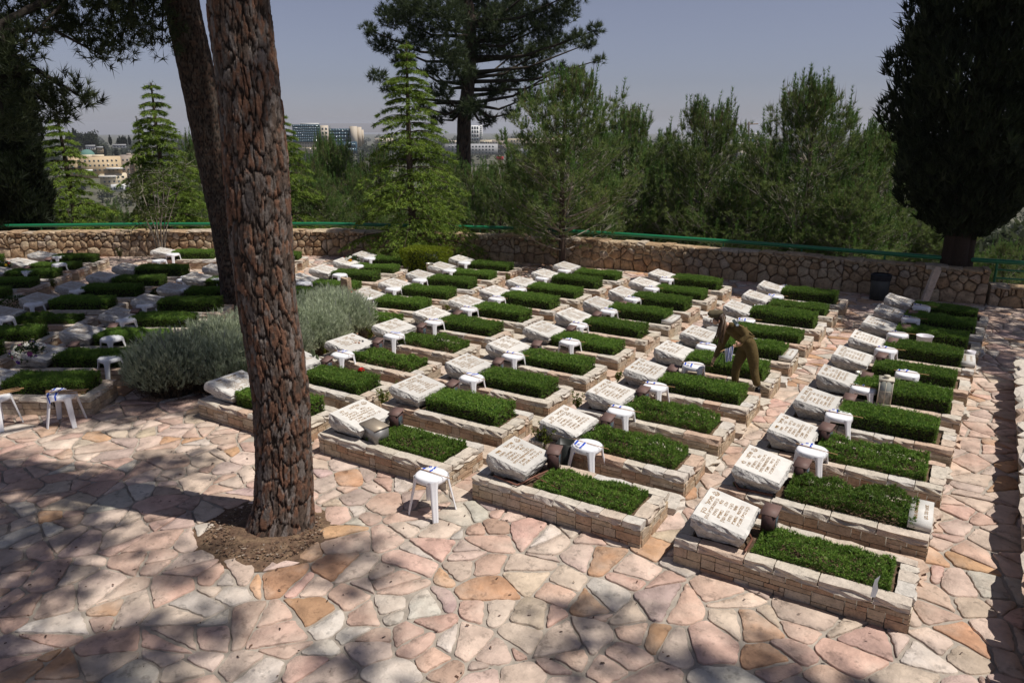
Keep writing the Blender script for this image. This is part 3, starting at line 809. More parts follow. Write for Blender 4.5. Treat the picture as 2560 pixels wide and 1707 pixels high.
# green pipe rail standing behind the wall
def offs(p, d): 
    v = Vector((p.x, p.y, 0)); return v+v.normalized()*d
rp = [offs(p, .50) for p in WP]; tr = thing('handrail', 'long green painted pipe handrail running along the stone wall', 'handrail', rp[0])
ext = rp[-1]+(rp[-1]-rp[-2]).normalized()*3.2
full = rp+[ext]
pts = [(p.x-rp[0].x, p.y-rp[0].y, .975) for p in full]
MB().tube(pts, .055, 12).obj('rail', M['green'], tr, True)
acc = 0
for a, b in zip(full[:-1], full[1:]):
    l = (b-a).length; n = max(1, round(l/2.2))
    for q in range(n):
        p = a+(b-a)*((q+.5)/n)-rp[0]
        MB().tube([(p.x, p.y, -.4), (p.x, p.y, .975)], .022, 8).obj('post', M['green'], tr, True)
# lower bay past the cypress: two more rails and a low wall
p0, p1 = rp[-1]-rp[0], ext-rp[0]
for z in (.78, .58): MB().tube([(p0.x+.1, p0.y, z), (p1.x, p1.y, z)], .022, 8).obj('lower_rail', M['green'], tr, True)
MB().tube([(p0.x+.1, p0.y, .3), (p0.x+.1, p0.y, .975)], .03, 8).obj('post', M['green'], tr, True)
wall_rubble('low_wall', [WP[-1]+Vector((.05, .0, 0)), WP[-1]+Vector((3.4, .35, 0))], .46, 'low stone wall under the green rail past the cypress', nparts=60)
# side wall along the path
t = thing('side_wall', 'low stone wall along the path at the edge of the first grave column', 'wall', (.86, 3.5, 0))
MB().box((.02, 0, -.02), (.45, 10.9, .36)).obj('core', M['mortar'], t)
for z0, z1 in ((0, .12), (.12, .24), (.24, .36)):
    s = 0
    while s < 10.9:
        l = min(rb.uniform(.25, .5), 10.9-s); o = ob('stone', rb.choice(BRK), t, (.03+.02*(s/10.9)*0, s+l/2, (z0+z1)/2), -math.pi/2); o.scale = (l-.01, .08, z1-z0-.01); s += l
s = 0
while s < 10.9:
    l = min(rb.uniform(.4, .7), 10.9-s); o = ob('capping_stone', rb.choice(COP), t, (.22, s+l/2, .385), -math.pi/2); o.scale = (l-.01, .5, .06); s += l
t.rotation_euler = (0, 0, -.018)

# ------------------------------------------------------------------ lavender
def lavender_mesh(seed, R=.66, H=.78, n=2600):
    rg = np.random.default_rng(seed); mb = MB()
    th = rg.uniform(0, 2*math.pi, n); u = rg.random(n)**.5
    ax, ay = R*u*np.cos(th), R*u*np.sin(th); lean = u*.55
    hh = H*(1-.38*u**3)*rg.uniform(.5, 1.18, n)
    base = np.stack([ax*.45, ay*.45, np.zeros(n)], 1); tip = np.stack([ax*1.05, ay*1.05, hh], 1)
    # upper leafy part of each stem
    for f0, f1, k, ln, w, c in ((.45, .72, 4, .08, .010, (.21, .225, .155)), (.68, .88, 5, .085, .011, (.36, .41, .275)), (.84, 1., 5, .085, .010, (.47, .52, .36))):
        f = rg.uniform(f0, f1, (n, 1)); C = base+(tip-base)*f; D = nrm(tip-base)+np.array([0, 0, .35])
        cc = np.array(c)*rg.uniform(.75, 1.2, (n, 1)); needles(mb, C, D, k, ln, w, .38, cc, rg)
    # brown woody skirt
    m = n//3; th = rg.uniform(0, 2*math.pi, m); C = np.stack([R*.75*np.cos(th), R*.75*np.sin(th), rg.uniform(.02, .34, m)], 1)*rg.uniform(.7, 1.1, (m, 1))
    D = np.stack([np.cos(th)*.5, np.sin(th)*.5, np.full(m, .8)], 1); needles(mb, C, D, 3, .13, .008, .4, np.array([.13, .10, .065])*rg.uniform(.6, 1.3, (m, 1)), rg)
    # flower stalks
    s = rg.choice(n, 60); C = tip[s]; needles(mb, C, np.tile([0, 0, 1.], (60, 1)), 1, .2, .008, .18, np.tile([.17, .15, .20], (60, 1)), rg)
    # dark inner mass
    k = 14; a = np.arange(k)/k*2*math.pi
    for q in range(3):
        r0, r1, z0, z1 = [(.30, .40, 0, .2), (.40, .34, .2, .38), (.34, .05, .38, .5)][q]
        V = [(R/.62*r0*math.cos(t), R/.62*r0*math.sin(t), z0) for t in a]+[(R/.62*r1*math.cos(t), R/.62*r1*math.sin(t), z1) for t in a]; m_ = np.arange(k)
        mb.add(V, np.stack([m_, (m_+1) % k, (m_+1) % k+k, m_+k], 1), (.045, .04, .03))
    return mb.mesh('foliage', M['leaf'])
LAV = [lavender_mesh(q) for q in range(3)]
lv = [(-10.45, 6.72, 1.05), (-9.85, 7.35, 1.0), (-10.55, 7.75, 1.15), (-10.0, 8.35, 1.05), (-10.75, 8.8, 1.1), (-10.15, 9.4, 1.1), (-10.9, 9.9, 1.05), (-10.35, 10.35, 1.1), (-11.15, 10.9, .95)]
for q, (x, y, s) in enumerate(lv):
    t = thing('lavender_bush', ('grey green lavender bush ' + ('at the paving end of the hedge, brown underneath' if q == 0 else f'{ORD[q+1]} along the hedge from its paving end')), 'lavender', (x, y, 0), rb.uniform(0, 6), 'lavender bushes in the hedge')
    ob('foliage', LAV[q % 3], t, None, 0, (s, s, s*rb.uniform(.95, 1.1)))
    mb = MB()
    for w in range(5): a_ = w*1.3; mb.tube([(0, 0, 0), (.15*math.cos(a_), .15*math.sin(a_), .2), (.3*math.cos(a_), .3*math.sin(a_), .4)], [.02, .012, .006], 5, (.12, .09, .06))
    mb.obj('stem', M['bark'], t)

# ------------------------------------------------------------------ trees
PALF = ((.028, .019, .014), (.16, .083, .052), (.155, .13, .115), (.085, .06, .046))
PALD = ((.018, .013, .010), (.085, .052, .036), (.085, .068, .055), (.055, .04, .03))
def bark_trunk(path, rad, nu, nv, cells_u, stretch, seed, depth=.03, pal=PALD):
    rg = np.random.default_rng(seed); path = np.array(path, float); ds = np.linalg.norm(np.diff(path, axis=0), axis=1); cum = np.concatenate([[0], np.cumsum(ds)])
    s = np.linspace(0, cum[-1], nv); C = np.stack([np.interp(s, cum, path[:, q]) for q in range(3)], 1); R = np.interp(s, cum, rad)
    for q in range(3):                                        # soften the bends
        w_ = max(3, nv//12); ker = np.hanning(w_); ker /= ker.sum(); pad = np.pad(C[:, q], w_, mode='reflect', reflect_type='odd'); C[:, q] = np.convolve(pad, ker, 'same')[w_:-w_]
    th = np.arange(nu)/nu*2*math.pi; circ = 2*math.pi*np.mean(rad); csz = circ/cells_u; vsz = csz*stretch
    U, S = np.meshgrid(np.arange(nu)/nu*cells_u, s/vsz, indexing='xy')
    def vn(fu, fs, sd2):                                   # value noise, periodic round the trunk
        pu = max(2, int(cells_u*fu)); tab = np.random.default_rng(sd2).random((400, pu)); u = U0/cells_u*pu; v = S0*fs
        i0, j0 = np.floor(u).astype(int), np.floor(v).astype(int); a_, b_ = u-i0, v-j0; a_, b_ = a_*a_*(3-2*a_), b_*b_*(3-2*b_)
        T = lambda q, w: tab[w % 400, q % pu]
        return (T(i0, j0)*(1-a_)+T(i0+1, j0)*a_)*(1-b_)+(T(i0, j0+1)*(1-a_)+T(i0+1, j0+1)*a_)*b_-.5
    U0, S0 = U.copy(), S.copy(); U = U0+.9*vn(.7, .5, 1)+.5*vn(2, 1.7, 2)+.22*vn(5, 5, 3); S = S0+.7*vn(1, .8, 4)+.3*vn(3, 2.5, 5)+.12*vn(7, 7, 6)
    S = np.clip(S, 0, None)
    nS = int(cum[-1]/vsz)+4; jit = rg.random((nS, cells_u, 2))*.9+.05; val = rg.random((nS, cells_u))
    iu, js = np.floor(U).astype(int), np.floor(S).astype(int); F1 = np.full(U.shape, 9.); F2 = F1.copy(); cid = np.zeros(U.shape)
    for a in (-1, 0, 1):
        for b in (-1, 0, 1):
            cu, cs = (iu+a), np.clip(js+b, 0, nS-1); jx = jit[cs, cu % cells_u]; dx, dy = cu+jx[..., 0]-U, (js+b)+jx[..., 1]-S
            d = np.hypot(dx, dy); v = val[cs, cu % cells_u]; m1 = d < F1
            F2 = np.where(m1, F1, np.minimum(F2, d)); cid = np.where(m1, v, cid); F1 = np.where(m1, d, F1)
    fine = vn(6, 7, 7); fine2 = vn(14, 12, 8)
    e = np.clip((F2-F1-.04+.16*fine+.08*fine2)/.15, 0, 1); pl = e*e*(3-2*e); hi = pl*depth*(.5+.6*cid+.35*fine+.18*fine2)
    fl = 1+.28*np.exp(-s/.22)
    rad_ = R[:, None]*fl[:, None]*(1+.05*np.sin(th*3+1)[None])-depth*.7+hi
    V = np.stack([C[:, None, 0]+rad_*np.cos(th), C[:, None, 1]+rad_*np.sin(th), np.repeat(C[:, 2:3], nu, 1)], -1)
    crack = np.array(pal[0]); A = np.array(pal[1]); B = np.array(pal[2]); D = np.array(pal[3])
    f1 = np.clip((vn(2.2, 3, 9)+.5*vn(5, 6, 10)+(cid-.5)*.6)*3.0+.12, 0, 1)[..., None]; f2 = np.clip((vn(1.5, 1.2, 11)+.6*vn(8, 8, 12))*3.5+.5, 0, 1)[..., None]
    c1 = (D*(1-f2)+B*f2)*(1-f1)+A*f1; c1 = c1*(.8+.5*(cid*7 % 1)+.5*fine2+.3*fine)[..., None]
    Cc = crack+(c1-crack)*np.clip((pl-.2)/.5, 0, 1)[..., None]; Cc = np.clip(Cc, .008, 1)
    mb = MB(); i, j = np.meshgrid(np.arange(nv-1), np.arange(nu), indexing='ij'); j2 = (j+1) % nu
    mb.add(V.reshape(-1, 3), np.stack([i*nu+j, i*nu+j2, (i+1)*nu+j2, (i+1)*nu+j], -1).reshape(-1, 4), Cc.reshape(-1, 3)); return mb
def clumps(mb, centers, radii, dens, rg, k=14, ln=.16, w=.012, c0=(.035, .06, .02), c1=(.075, .10, .035), flat=.6, tw=None):
    """needle tufts spread through uneven clumps, thicker to the outside"""
    for c, r in zip(centers, radii):
        n = int(dens*r*r); d = nrm(rg.normal(size=(n, 3))); rad = r*rg.random((n, 1))**.45
        P = d*rad*np.array([1, 1, flat])+np.asarray(c); f = rg.random((n, 1)); cols = np.array(c0)*(1-f)+np.array(c1)*f
        needles(mb, P, d*.5+np.array([0, 0, .55]), k, ln, w, .55, cols, rg)
        if tw is not None:
            for q in range(max(2, int(r*3))):
                e = P[rg.integers(n)]; tw.tube([np.asarray(c)*.9+e*.1, (np.asarray(c)+e)/2+[0, 0, -.05], e], [.03, .02, .008], 4, (.10, .08, .06), cap=False)
# front pine: trunk with plated bark, crown above the frame
ftp = [(650, 1312), (655, 1150), (652, 1000), (645, 880), (615, 700), (602, 560), (592, 400), (575, 220), (552, 40), (540, -150)]
base = G(700, 1308); D0 = math.hypot(base.x, base.y)
P_ = [AT(x*1.0884 if y < 1300 else 705, y*1.0884 if y < 1300 else 1318, D0) for x, y in ftp]
P_[0] = Vector((base.x, base.y, -.05))
path = [(p.x, p.y, p.z) for p in P_]; path = sorted(path, key=lambda p: p[2])
dirv = np.array(path[-1])-np.array(path[-3]); dirv /= np.linalg.norm(dirv)
for q in range(1, 5): path.append(tuple(np.array(path[9])+dirv*1.6*q*np.array([1, 1, 1])))
t = thing('pine_tree', 'large pine with thick plated orange brown bark standing in the paving', 'tree', (base.x, base.y, 0)); bo = np.array([base.x, base.y, 0])
rads = list(np.interp([p[2] for p in path], [0, .5, 2.5, 3.2, 5, 12], [.30, .28, .27, .292, .262, .19]))
bark_trunk(np.array(path)-bo, rads, 250, 720, 25, 3.4, 3, .024, PALF).obj('trunk', M['bark'], t)
rg = np.random.default_rng(31); top = np.array(path[-1])-bo
cs, rs_ = [], []; br = MB()
for q in range(30):
    a = rg.uniform(0, 6.28); r = rg.uniform(1.2, 4.6); c = top*np.array([.6, .6, 0])+np.array([r*math.cos(a)-.3, r*math.sin(a)-.4, rg.uniform(9.5, 15)]); cs.append(c); rs_.append(rg.uniform(.6, 1.05))
    s0 = top-np.array([0, 0, .3])+rg.normal(size=3)*.05; br.tube([s0, (s0+c)/2+[0, 0, .5], c], [.09, .06, .02], 5, (.10, .07, .05))
for q in range(34):  # more clumps, out of view, placed for the shade they cast on the left paving
    c = np.array([rg.uniform(-7.0, -1.2), rg.uniform(1.8, 5.2), rg.uniform(10.5, 13)])-bo; cs.append(c); rs_.append(rg.uniform(.6, 1.0)); s0 = top-np.array([0, 0, .3]); br.tube([s0, (s0+c)/2+[0, 0, .5], c], [.08, .05, .02], 5, (.10, .07, .05))
br.tube([top*np.array([1, 1, 1])-[0, 0, .5], top+[.3, 0, 2.5], top+[.2, .4, 5]], [.2, .15, .05], 8, (.10, .07, .05))
br.obj('branches', M['bark'], t); mb = MB(); clumps(mb, cs, rs_, 150, rg, k=13, ln=.22, w=.028); mb.obj('crown', M['leaf'], t)

# rear pine, leaning, with its crown hanging in at the upper left
rb0 = G(607, 778); D1 = math.hypot(rb0.x, rb0.y)
P_ = [AT(x, y, D1) for x, y in ((600, 700), (575, 560), (540, 400), (500, 210), (462, 40), (425, -160))]
path = [(rb0.x, rb0.y, -.05)]+[tuple(p) for p in P_]; e = np.array(path[-1])-np.array(path[-2]); e /= np.linalg.norm(e); path.append(tuple(np.array(path[-1])+e*4.5))
t = thing('pine_tree', 'dark leaning pine trunk behind the lavender, its branches hanging over the shaded graves', 'tree', (rb0.x, rb0.y, 0)); bo = np.array([rb0.x, rb0.y, 0])
bark_trunk(np.array(path)-bo, list(np.linspace(.43, .30, len(path))), 120, 320, 26, 1.5, 5, .02).obj('trunk', M['bark'], t)
rg = np.random.default_rng(32); cs, rs_ = [], []; br = MB()
topc = np.array(path[-2])
for (x, y, d, r) in ((60, 40, 16, .75), (140, 20, 16, .6), (200, 70, 16.5, .55), (270, 60, 16, .75), (330, 20, 17, .7), (300, 110, 16.3, .45), (380, 50, 17, .6), (405, 110, 17, .4), (255, 140, 16, .35), (60, 110, 15, .5), (20, 150, 15, .55), (120, 210, 15, .4), (175, 235, 15, .42), (215, 250, 15, .28), (110, 260, 15.3, .45), (40, 230, 15, .6), (150, 285, 15, .3), (10, 300, 15, .6), (350, -60, 17, .9), (180, -60, 16, .9), (50, -70, 16, .9), (440, -90, 18, .8)):
    p = np.array(AT(x, y, d)); cs.append(p-bo); rs_.append(r)
    s0 = topc*.75+p*.25 if y < 120 else np.array(AT(0, y-60, 15.2)); br.tube([s0-bo, (s0+p)/2-bo+[0, 0, .25], p-bo], [.05, .035, .012], 5, (.035, .028, .022))
br.tube([topc-bo+[0, 0, .2], np.array(AT(120, 0, 15.6))-bo, np.array(AT(0, 60, 15.2))-bo, np.array(AT(0, 240, 15.2))-bo], [.1, .07, .06, .04], 6, (.035, .028, .022))
for q in range(34):
    a = rg.uniform(0, 6.28); r = rg.uniform(.8, 4.8); c = topc-bo+np.array([r*math.cos(a)-1.0, r*math.sin(a), rg.uniform(.5, 6)]); cs.append(c); rs_.append(rg.uniform(.8, 1.3))
    br.tube([topc-bo+[0, 0, .2], (topc-bo+c)/2+[0, 0, .6], c], [.12, .07, .02], 5, (.035, .028, .022))
for q in range(63):  # unseen clumps stretching the crown, added to shade the graves beyond the lavender
    c = np.array([*((rg.uniform(-13.8, -7.0), rg.uniform(5.2, 14)) if q < 52 else (rg.uniform(-9.2, -5.2), rg.uniform(4.9, 8.2))), rg.uniform(9.3, 11.8)])-bo; cs.append(c); rs_.append(rg.uniform(.7, 1.1))
    br.tube([topc-bo+[0, 0, .2], (topc-bo+c)/2+[0, 0, .6], c], [.12, .07, .02], 5, (.035, .028, .022))
br.obj('branches', M['bark'], t); mb = MB(); clumps(mb, cs, rs_, 215, rg, k=16, ln=.18, w=.018, c0=(.030, .045, .018), c1=(.085, .105, .042), flat=.7); mb.obj('crown', M['leaf'], t)

# conifers
def conifer(H, R, seed, kind, dens=1.):
    """returns trunk, branch and needle meshes at the origin"""
    rg = np.random.default_rng(seed); tk, bm_, nd = MB(), MB(), MB()
    tk.tube([(0, 0, -.3), (.02*H*rg.normal()*.3, 0, H*.5), (0, 0, H*.97)], [.017*H, .011*H, .003*H], 8, (.085, .06, .045))
    z = H*(.10 if kind == 'pine' else .05); C, D, K, LEAD = [], [], [], []
    while z < H*.965:
        f = z/H
        if kind == 'cedar': prof = (1-f)**.9*.97+.03
        else: prof = min(1, .62+1.6*f)*(1-f)**.62*1.2+.03
        nb = rg.integers(5, 8) if kind == 'pine' else rg.integers(4, 7)
        for q in range(nb):
            a = rg.uniform(0, 2*math.pi); ln = R*prof*rg.uniform(.65, 1.12)
            if ln < .12: ln = .12
            dirh = np.array([math.cos(a), math.sin(a), 0])
            n = max(4, int(ln/.22)); s = np.linspace(0, 1, n)
            if kind == 'cedar': zz = ln*(.30*s-.55*s**2.2)*(.7+.6*rg.random())
            else: zz = ln*((.25+.75*f)*s+.40*s**2)*rg.uniform(.6, 1.1)
            P = np.array([0, 0, z])+dirh*ln*s[:, None]+np.array([0, 0, 1])*zz[:, None]; P[:, :2] += rg.normal(size=2)*.04*s[:, None]
            bm_.tube(P, np.linspace(.010+.010*ln, .004, n), 4, (.30, .26, .215) if kind == 'pine' else (.08, .06, .04), cap=False)
            side = np.array([-dirh[1], dirh[0], 0])
            m = int((34 if kind == 'cedar' else 20)*ln*dens)+4
            ss = rg.random(m)**(.75 if kind == 'cedar' else .55)*(1-.12)+.12; w = rg.uniform(-1, 1, m)
            spread = (.34*ln*np.sin(np.clip(ss*1.02, 0, 1)*math.pi*.80+.25)+.06)
            B = np.stack([np.interp(ss, s, P[:, k_]) for k_ in range(3)], 1)+side*(w*spread)[:, None]
            if kind == 'cedar':
                B[:, 2] -= abs(w)*spread*.28+rg.random(m)*.03; Dd = dirh*.55+side*w[:, None]*.6-np.array([0, 0, .75])
            else:
                B[:, 2] += abs(w)*spread*.35*(f+.2)+rg.normal(size=m)*.05*ln; Dd = dirh*(.5*(1-f))+side*w[:, None]*.35+np.array([0, 0, .55+.6*f])
                for k_ in range(0, m, 4): bm_.tube([np.array([np.interp(ss[k_]*.8, s, P[:, c_]) for c_ in range(3)]), B[k_]], [.006, .004], 3, (.40, .36, .31), cap=False)
            C.append(B); D.append(Dd)
            g = rg.random((m, 1))
            if kind == 'cedar': K.append(np.array([.12, .20, .028])*(1-g)+np.array([.235, .32, .045])*g)
            else: K.append(np.array([.115, .165, .048])*(1-g)+np.array([.205, .26, .078])*g)
        z += (H*.033 if kind == 'cedar' else H*.048)*rg.uniform(.8, 1.2)
    C, D, K = np.concatenate(C), np.concatenate(D), np.concatenate(K)
    if kind == 'cedar': needles(nd, C, D, 9, .15, .024, .55, K, rg)
    else: needles(nd, C, D, 13, .20, .017, .5, K, rg)
    if kind == 'pine':      # bottle-brush shoots, upright towards the top
        sh = np.where(rg.random(len(C)) < .13*(.25+C[:, 2]/H))[0]
        for q in sh:
            u_ = nrm(D[q]*.6+np.array([0, 0, .9])); l_ = rg.uniform(.3, .75); pts_ = C[q]+u_*np.linspace(0, l_, 7)[:, None]
            needles(nd, pts_, np.tile(u_, (7, 1)), 9, .15, .020, .42, np.tile(K[q]*np.array([.72, .95, .75]), (7, 1)), rg)
    if kind == 'pine':      # upright candles on the top shoots
        hi = C[:, 2] > np.quantile(C[:, 2], .90); needles(nd, C[hi], np.tile([0, 0, 1.], (hi.sum(), 1)), 1, .42, .022, .06, np.tile([.17, .12, .075], (hi.sum(), 1)), rg)
        cn_ = rg.random(len(C)) < .04; needles(nd, C[cn_]+[0, 0, .12], np.tile([0, 0, 1.], (cn_.sum(), 1)), 1, .09, .03, .2, np.tile([.32, .15, .05], (cn_.sum(), 1)), rg)
    else: needles(nd, np.tile([0, 0, H*.95], (14, 1))+rg.normal(size=(14, 3))*[.04, .04, .12], np.tile([0, 0, .3], (14, 1)), 8, .12, .012, .8, np.tile([.12, .16, .03], (14, 1)), rg)
    return tk.mesh('trunk', M['bark'], True), bm_.mesh('branches', M['bark']), nd.mesh('crown', M['leaf'])
CED = [conifer(9., 2.9, 5, 'cedar', 1.25), conifer(9., 2.6, 6, 'cedar', 1.1)]
PIN = [conifer(7., 2.5, 8, 'pine', .85), conifer(7., 2.3, 9, 'pine', .9), conifer(7., 2.7, 10, 'pine', .85)]
def place(name, meshes, H0_, base, H, wide, label, group, rz):
    t = thing(name, label, 'tree', base, rz, group); s = H/H0_
    for nm, me in zip(('trunk', 'branches', 'crown'), meshes): ob(nm, me, t, None, 0, (s*wide, s*wide, s))
    return t
def by_px(px, ytop, dist, base_z=None, drop=0):
    p = AT(px, ytop+drop, dist); b = float(terr(p.x, p.y)) if base_z is None else base_z
    return Vector((p.x, p.y, b)), p.z-b
def wall_pt(px, inset_):       # point on the plot side of the wall in the direction of a pixel column
    d = ray(px, 600); d = Vector((d.x, d.y)).normalized()
    for r in np.arange(15, 40, .02):
        if d.y*r > walls_y(d.x*r): break
    return r-inset_
r = wall_pt(1015, .45); b, H = by_px(1015, 88, r, 0.); place('cedar_tree', CED[0], 9., b, H, 1.25, 'bright yellow green cedar with drooping layered branches in front of the stone wall', 'cedar trees', 1.0)
for q, (px, yt, d, w, lab) in enumerate([(375, 190, 33, 1.15, 'green cedar with twin pointed tops behind the thin leafy tree'), (138, 262, 33, 1.35, 'broad dark green cedar beside the black evergreen beyond the wall'), (700, 270, 30, 1.3, 'bright green cedar half hidden behind the big plated trunk'), (338, 275, 34, .6, 'slim cedar spire leaning beside the taller twin cedar')]):
    b, H = by_px(px, yt, d); place('cedar_tree', CED[q % 2], 9., b, H, w, lab, 'cedar trees', q*1.3)
r = wall_pt(1415, .4); b, H = by_px(1415, 150, r, 0., 62); place('young_pine', PIN[0], 7., b, H, 1.25, 'bushy young pine with its trunk in front of the wall', 'young pines', .4)
PL = [(1560, 250, 29, 1.15, 'young pine beside the pine whose trunk crosses the wall'), (1770, 222, 28, .95, 'young pine with upright shoots left of the far cranes'), (2040, 190, 27.5, 1.0, 'tall young pine with many upright candles next to the cypress'), (1900, 330, 30, 1.1, 'shorter pine between two candle topped pines'),
      (1250, 372, 31, .9, 'small pine under the great dark pine'), (812, 318, 38, .42, 'loose pine in front of the glass office building'), (890, 402, 34, .9, 'dark pine low beside the bright cedar'), (1180, 372, 32, .8, 'dark pine at the foot of the great pine trunk'), (500, 325, 42, .7, 'dark pine beyond the wall seen beside the leaning trunk'),
      (600, 470, 34, .9, 'low pine hidden behind the two trunks'), (250, 470, 42, 1.1, 'low pine below the stepped apartment houses'), (2210, 300, 29, 1.0, 'pine half hidden behind the cypress crown'), (2380, 430, 29, 1.0, 'pine seen below the cypress crown'), (2520, 560, 27, 1.1, 'low pine behind the green rail past the cypress'), (1670, 335, 31, 1.1, 'pine filling the gap between two young pines'), (1340, 345, 33, 1.0, 'pine behind the pine whose trunk crosses the wall'), (1500, 420, 27, 1.3, 'low spreading pine just over the handrail'), (1840, 430, 26.5, 1.4, 'low spreading pine over the handrail near the cypress'), (2130, 420, 26.5, 1.3, 'low wide pine beside the cypress trunk'), (1060, 450, 30, 1.2, 'low pine behind the yellow green cedar'), (930, 470, 29, 1.2, 'low pine between the cedars'), (60, 440, 38, 1.1, 'low pine below the black evergreen'), (760, 345, 36, .75, 'loose pine just right of the plated trunk'), (850, 330, 37, .7, 'pine half covering the stone towers of the office building'), (945, 345, 36, .8, 'dark pine behind the left side of the yellow green cedar'), (1110, 350, 36, .8, 'pine between the yellow green cedar and the great pine trunk'), (800, 420, 31, 1.2, 'low bushy pine over the wall right of the plated trunk'), (450, 420, 36, 1.0, 'bushy pine between the leaning trunk and the twin cedar')]
for q, (px, yt, d, w, lab) in enumerate(PL):
    b, H = by_px(px, yt, d, None, 55); place('young_pine', PIN[q % 3], 7., b, H, 1.12*w*min(1, 8.5/H), lab, 'young pines', q*2.1)

# great dark pine beyond the wall
Dp = 38.; bp = AT(1165, 400, Dp); bz = float(terr(bp.x, bp.y)); t = thing('great_pine', 'great dark pine towering beyond the wall with heavy spreading limbs', 'tree', (bp.x, bp.y, bz)); bo = np.array([bp.x, bp.y, bz])
pth = [(bp.x, bp.y, bz-.3)]+[tuple(AT(x, y, Dp)) for x, y in ((1158, 400), (1160, 300), (1172, 200), (1178, 100), (1170, 0), (1150, -140))]
bark_trunk(np.array(pth)-bo, [.40, .36, .33, .31, .28, .22, .14], 40, 120, 16, 1.6, 9, .03).obj('trunk', M['bark'], t)
rg = np.random.default_rng(33); cs, rs_ = [], []; br = MB()
LC = [(925, 75, .5), (960, 110, .8), (985, 40, 1.0), (1010, 150, .7), (1040, 20, 1.3), (1050, 100, 1.0), (1110, 40, 1.3), (1120, 130, 1.0), (1180, 20, 1.5), (1200, 110, 1.3), (1250, 60, 1.4), (1300, 20, 1.4), (1290, 130, 1.1), (1350, 70, 1.1), (1400, 30, 1.0), (1390, 110, .8), (1440, 95, .55), (1470, 110, .5), (1490, 75, .45), (1330, 180, .9), (1270, 200, .8), (1400, 175, .5), (1240, 230, .7), (1320, 245, .75), (1100, 230, .7), (1080, 180, .55), (1130, 280, .6), (1180, 270, .75), (1060, 270, .4), (1090, 300, .45), (1220, 300, .55), (1280, 285, .5), (1000, -40, 1.2), (1100, -70, 1.5), (1250, -60, 1.6), (1360, -50, 1.3), (1440, -20, .8), (945, 190, .45), (970, 220, .35), (1500, 150, .3), (1440, 180, .35), (1350, 130, .8), (1150, 180, .9)]
for (x, y, r) in LC:
    p = np.array(AT(x, y, Dp+rg.uniform(-2.5, 2.5))); cs.append(p-bo); rs_.append(r)
    s0 = np.array(AT(1172, min(260, max(60, y+rg.uniform(30, 90))), Dp)); br.tube([s0-bo, s0*.5+p*.5-bo+[0, 0, -.4], p-bo], [.11, .06, .02], 5, (.05, .04, .03), cap=False)
br.obj('limbs', M['bark'], t); mb = MB(); clumps(mb, cs, [r_*.92 for r_ in rs_], 235, rg, k=15, ln=.28, w=.030, c0=(.032, .050, .022), c1=(.085, .112, .048), flat=.7); mb.obj('crown', M['leaf'], t)

# cypresses
def cypress(base, prof, label, seed, trunk=True, dens=1.):
    rg = np.random.default_rng(seed); t = thing('cypress_tree', label, 'tree', base); mb = MB()
    z = np.array([p[0] for p in prof]); r_ = np.array([p[1] for p in prof]); n = int(5200*dens)
    zz = rg.uniform(z[0], z[-1], n*2); w = np.interp(zz, z, r_); k = rg.random(n*2) < w/r_.max(); zz, w = zz[k], w[k]
    a = rg.uniform(0, 2*math.pi, len(zz)); rr_ = w*(rg.random(len(zz))**.3)*(1+.14*np.sin(a*5+zz*2.2)+.10*np.sin(a*3-zz*3.7+1))
    C = np.stack([rr_*np.cos(a), rr_*np.sin(a), zz], 1); D = np.stack([np.cos(a)*.35, np.sin(a)*.35, np.full(len(a), .9)], 1)
    f = rg.random((len(a), 1)); needles(mb, C, D, 9, .30, .045, .38, np.array([.012, .020, .009])*(1-f)+np.array([.032, .045, .018])*f, rg)
    mb.obj('crown', M['leaf'], t); tk = MB(); H = z[-1]
    for q in range(5): a_ = q*1.256; tk.tube([(.22*math.cos(a_), .22*math.sin(a_), -.1), (.17*math.cos(a_), .17*math.sin(a_), 1.2), (.25*math.cos(a_), .25*math.sin(a_), 3.2), (.1*math.cos(a_), .1*math.sin(a_), H*.8)], [.23, .19, .15, .03], 10, (.042, .028, .021))
    tk.obj('trunk', M['bark'], t, True); return t
b = G(2372, 742); cypress((b.x+.02, b.y, 0), [(1.45, .3), (2.0, 1.05), (3, 1.65), (5, 1.95), (8, 1.65), (11, 1.0), (14, .45), (15.5, .05)], 'huge dark cypress standing by the end of the stone wall', 3, dens=1.7)
b, H = by_px(-70, -60, 30); cypress(b, [(0, .4), (H*.3, 1.0), (H*.6, 1.0), (H*.85, .7), (H, .1)], 'black evergreen at the far end of the wall beside the broad cedar', 4, dens=1.3)
# trees outside the frame whose shade falls into it
def shade_tree(base, zc, R, n, label, seed, r0=.6):
    rg = np.random.default_rng(seed); t = thing('pine_tree', label, 'tree', base); tk = MB(); tk.tube([(0, 0, -.2), (.1, .1, zc*.5), (.2, 0, zc)], [.28, .22, .12], 10, (.10, .07, .05)); tk.obj('trunk', M['bark'], t, True)
    cs, rs_ = [], []; br = MB()
    for q in range(n):
        a = rg.uniform(0, 6.28); r = R*rg.random()**.6; c = np.array([r*math.cos(a), r*math.sin(a), zc+rg.uniform(-1.5, 2.5)]); cs.append(c); rs_.append(r0*rg.uniform(.6, 1.4)); br.tube([(.1, 0, zc*.75), (c[0]*.5, c[1]*.5, zc-.3), c], [.05, .025, .01], 5, (.1, .07, .05), cap=False)
    br.obj('branches', M['bark'], t); mb = MB(); clumps(mb, cs, rs_, 170, rg, k=13, ln=.22, w=.03); mb.obj('crown', M['leaf'], t)
shade_tree((8.0, 5.2, 0), 14., 2.8, 20, 'pine above the side wall whose shade falls on the paving', 41, .55)
shade_tree((5.2, 19.0, 0), 8., 3.6, 46, 'pine past the low wall whose shade falls on the last graves', 42, .8)
